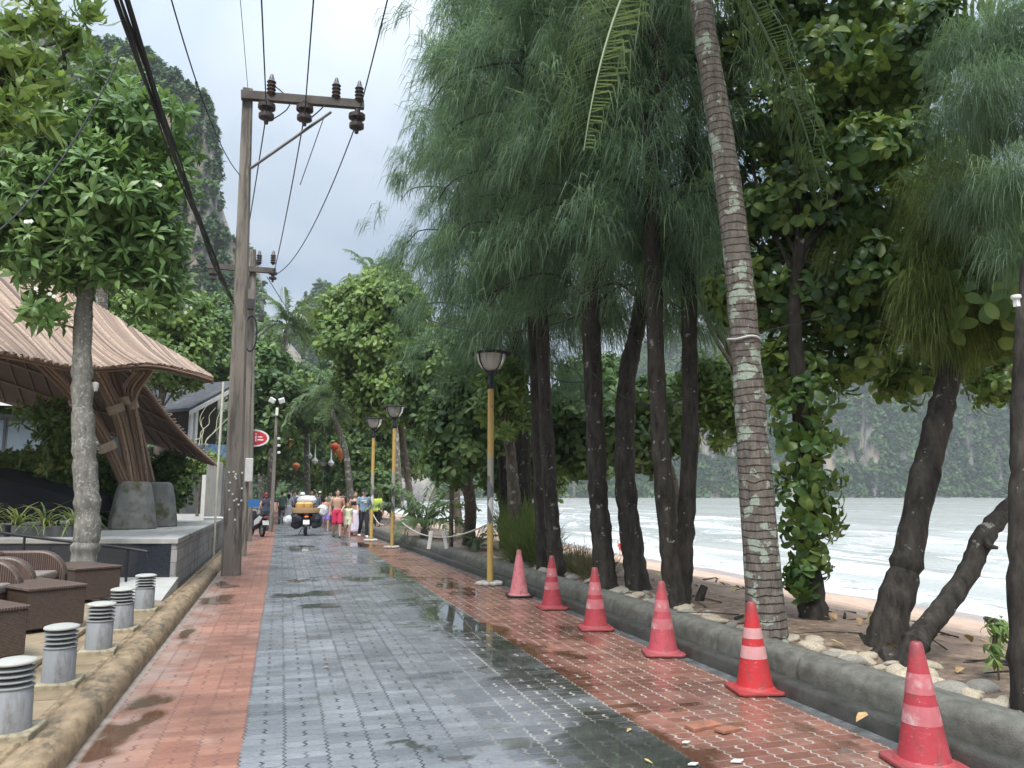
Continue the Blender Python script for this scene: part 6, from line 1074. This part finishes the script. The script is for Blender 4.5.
# ================================================================== MOTORBIKE AND SCOOTERS
m_tyre = plain('tyre_rubber', (.015, .015, .016), .8, .2, bump=.1); m_bike = plain('bike_black', (.02, .02, .024), .3, .1, bump=0); m_rim = plain('wheel_metal', (.4, .4, .42), .35, .1, metal=.7, bump=0)
def wheel(o, c, R=.28, w=.05):
    mb = MB(); an = np.linspace(0, 2 * PI, 33); mb.tube(np.stack([0 * an + c[0], c[1] + (R - w) * np.cos(an), c[2] + (R - w) * np.sin(an)], 1), w, 8, cap=False); ty = mb.build('tyre', m_tyre, o); mb = MB(); an = np.linspace(0, 2 * PI, 25); mb.tube(np.stack([0 * an + c[0], c[1] + (R - w * 1.9) * np.cos(an), c[2] + (R - w * 1.9) * np.sin(an)], 1), .016, 6, cap=False)
    for k in range(6): a = k * PI / 3; mb.tube([c, np.array(c) + (0, (R - w * 1.9) * math.cos(a), (R - w * 1.9) * math.sin(a))], .012, 5)
    mb.lathe([(0, -.05), (.05, -.05), (.05, .05), (0, .05)], 10, (0, 0, 0)); V = mb.v[-1]; mb.v[-1] = np.stack([V[:, 2] + c[0], V[:, 0] + c[1], V[:, 1] + c[2]], 1); mb.build('rim', m_rim, ty)
def scooter(name, label, p, rz, shell, group=None, tail=(.6, .05, .02)):
    "faces +Y in its own frame; y = 0 at the rear wheel"
    o = thing(name, label, 'motorbike' if name == 'motorbike' else 'scooter', p, rz, group); wheel(o, (0, 0, .28)); wheel(o, (0, 1.25, .28))
    m_sh = plain('scooter_shell', shell, .3, .05, bump=0)
    mb = MB(); mb.tube(spline([(0, -.28, .78), (0, -.1, .72), (0, .3, .62), (0, .6, .42), (0, .85, .38), (0, 1.0, .6), (0, 1.02, .95)], 24), np.interp(np.linspace(0, 1, 25), [0, .15, .4, .6, .75, .9, 1], [.05, .13, .15, .12, .11, .14, .08]), 12); mb.build('frame_cover', m_bike, o)
    mb = MB(); mb.prism([(-.2, .98, .42), (.2, .98, .42), (.17, 1.08, .75), (.12, 1.08, 1.0), (-.12, 1.08, 1.0), (-.17, 1.08, .75)], (0, .05, 0)); mb.build('leg_shield', m_sh, o, False, .03)
    for sx_ in (-1, 1): mb = MB(); mb.prism([(sx_ * .10, -.3, .74), (sx_ * .13, .0, .52), (sx_ * .15, .42, .42), (sx_ * .15, .5, .6), (sx_ * .12, .0, .8)], (sx_ * .03, 0, 0)); mb.build('side_panel', m_sh, o, False, .012)
    mb = MB(); mb.tube(spline([(0, -.3, .84), (0, 0, .83), (0, .3, .80), (0, .52, .8)], 12), np.interp(np.linspace(0, 1, 13), [0, .3, 1], [.09, .14, .1]), 12, sq=.45); mb.build('seat', plain('seat_vinyl', (.02, .02, .02), .5, .1), o)
    mb = MB(); mb.tube(spline([(-.33, .86, 1.02), (-.15, .98, 1.05), (0, 1.0, 1.03), (.15, .98, 1.05), (.33, .86, 1.02)], 16), .018, 8); mb.build('handlebar', m_bike, o)
    for sx_ in (-1, 1): mb = MB(); mb.ball((sx_ * .32, .95, 1.22), (.06, .012, .045), 10, 6); mb.tube([(sx_ * .25, .95, 1.03), (sx_ * .31, .95, 1.2)], .008, 5); mb.build('mirror', m_bike, o)
    for sx_ in (-1, 1): mb = MB(); mb.tube([(sx_ * .09, 1.02, .9), (sx_ * .09, 1.25, .28)], .022, 8); mb.build('fork', m_rim, o)
    mb = MB(); mb.tube(spline([(0, 1.0, .5), (0, 1.15, .62), (0, 1.35, .6), (0, 1.5, .45)], 12), np.full(13, .07), 8, sq=.4); mb.build('front_mudguard', m_sh, o); mb = MB(); mb.ball((0, 1.1, .98), (.09, .06, .07), 12, 8); mb.build('headlight', plain('headlight_glass', (.6, .6, .6), .15, 0, bump=0), o)
    mb = MB(); mb.prism([(-.07, -.16, .75), (.07, -.16, .75), (.06, -.34, .38), (-.06, -.34, .38)], (0, -.02, 0)); mb.build('rear_mudguard', m_bike, o, False, .01); mb = MB(); mb.box((0, -.335, .54), (.24, .012, .18), rot3(rx=-.35)); mb.build('number_plate', plain('plate_white', (.62, .62, .6), .4, .05, bump=0), o, False, .004); mb = MB(); mb.ball((0, -.33, .74), (.09, .05, .045), 12, 8); mb.build('tail_light', plain('tail_lens', tail, .2, 0, bump=0), o); mb = MB(); mb.tube([(.16, .35, .3), (.18, -.35, .34)], .045, 10); mb.build('exhaust', m_rim, o); mb = MB(); mb.tube([(-.12, .45, .28), (-.26, .5, .03)], .014, 6); mb.build('side_stand', m_bike, o); return o
pm = G(305.5, 536); mo = scooter('motorbike', 'loaded motorbike riding away down the grey strip, tail light and plate showing', pm, 0, (.03, .03, .035), None, (.95, .16, .04)); bp = Vector(pm)
m_bag = plain('black_nylon', (.02, .022, .03), .6, .3, 3, .6, 9)
def sack(name, label, c, r, mat, cat, seed=0, amp=.25, power=.8):
    g = np.random.default_rng(seed); bm = bmesh.new(); bmesh.ops.create_icosphere(bm, subdivisions=4, radius=1); of = g.uniform(0, 40, 2)
    for v in bm.verts:
        d = np.sign(np.array(v.co)) * np.abs(np.array(v.co)) ** power; f = 1 + amp * (fbm(np.array([d[0] * 2 + of[0] + d[1]]), np.array([d[2] * 2 + of[1] - d[1]]), seed, 4)[0] - .47) * 2; v.co = Vector(d * f * np.array(r))
    me = bpy.data.meshes.new(name); bm.to_mesh(me); bm.free(); me.materials.append(mat); me.polygons.foreach_set('use_smooth', np.ones(len(me.polygons), bool)); return tag(link(name, me, None, c), label, cat)
sack('pannier_bag', 'bulging black bag slung on the left flank of the loaded motorbike', bp + Vector((-.33, .12, .62)), (.25, .36, .33), m_bag, 'bag', 1); sack('pannier_bag', 'bulging black bag slung on the right flank of the loaded motorbike', bp + Vector((.33, .12, .62)), (.26, .36, .33), m_bag, 'bag', 2)
t = NT('clear_plastic'); m_pls = t.done(t.bsdf((.72, .74, .76), .3, t.bump(t.noise(9, 6, None, .7), .8, .05), Transmission_Weight=.25))
sack('plastic_bag', 'whitish plastic bag hanging low at the left of the motorbike load', bp + Vector((-.66, .1, .6)), (.2, .28, .2), m_pls, 'bag', 3); sack('plastic_bag', 'whitish plastic bag propped high at the right of the motorbike load', bp + Vector((.6, .15, .95)), (.22, .3, .24), m_pls, 'bag', 4); sack('plastic_dome', 'pale plastic-wrapped bundle crowning the motorbike load', bp + Vector((.0, .3, 1.36)), (.38, .34, .2), m_pls, 'bundle', 5, .12, 1)
t = NT('wicker_tan'); wv_ = t.n('ShaderNodeTexWave', dict(wave_type='BANDS', bands_direction='Z'), Scale=9., Distortion=2.); t.L(t.oc(), wv_.inputs['Vector']); m_wick = t.done(t.bsdf(t.mix(wv_.outputs[1], (.38, .23, .11), (.62, .43, .24)), .7, t.bump(wv_.outputs[1], .4, .02)))
bk_ = thing('wicker_tray', 'wide tan wicker tray across the tail of the motorbike', 'tray', bp + Vector((-.02, -.02, .88))); mb = MB(); mb.lathe([(.0, .0), (.5, .0), (.56, .1), (.57, .2), (.53, .2), (.5, .05), (0, .04)], 24, sy=.55); mb.build('basket', m_wick, bk_)
for x, s, lab in ((-.22, .2, 'golden wicker basket at the left on the tray'), (.06, .19, 'golden wicker basket at the middle of the tray')):
    c = bp + Vector((x, -.02, 1.0)); q = thing('wicker_basket', lab, 'basket', c); mb = MB(); mb.lathe([(.0, .0), (s * .8, .0), (s, .12), (s, .24), (s * .9, .25), (s * .7, .3), (0, .31)], 18); mb.build('basket', plain('golden_wicker', (.60, .36, .12), .6, .2, 20, .4, 40) if x < 0 else bpy.data.materials['golden_wicker'], q)
person('rider in black with a white cap astride the loaded motorbike', bp + Vector((-.15, .62, -.06)), PI, 1.72, 'sit', 0, SKIN2, (.02, .02, .022), .9, (.03, .03, .035), 1, cap=(.72, .72, .72), arms=[((.28, -.2, 1.2), (.2, -.42, 1.12)), ((-.28, -.2, 1.2), (-.2, -.42, 1.12))], group='riders')
scooter('scooter', 'parked scooter with white panels by the poles, rear wheel towards the viewer', G(262, 537), .35, (.7, .7, .7), 'parked scooters', (.35, .05, .04)); scooter('scooter', 'second parked scooter, dark red, behind the white-panelled one', G(257.5, 526), .5, (.18, .03, .03), 'parked scooters', (.35, .05, .04))
# fence rail on the land side in the distance
fr_ = thing('rail_fence', 'low grey rail fence along the land side far down the path', 'fence', (-.9, 36, 0))
for k in range(8): mb = MB(); mb.box((-.02 * k, k * 3.2, .5), (.12, .12, 1.0)); mb.build('post', m_gry, fr_, False)
for z in (.55, .92): mb = MB(); mb.tube([(0, 0, z), (-.14, 22.4, z)], .04, 6); mb.build('rail', m_gry, fr_)
mb = MB(); c = np.array(AY(284, 502, 36)); mb.tube([(-1.0, c[1], 2.3), (c[0] - 1.3, c[1], 2.35)], .04, 6)
# ================================================================== HAZE (damp sea air; the sky lies outside it)
mb = MB(); mb.box((150, 400, 72), (1500, 1100, 152)); t = NT('haze'); pv = t.t.nodes.new('ShaderNodeVolumePrincipled'); pv.inputs['Color'].default_value = (.88, .93, 1, 1); pv.inputs['Density'].default_value = .00038; pv.inputs['Anisotropy'].default_value = .0
t.L(pv.outputs[0], t.out.inputs['Volume']); hz_ = mb.build('haze', t.m, smooth=False); tag(hz_, kind='stuff')
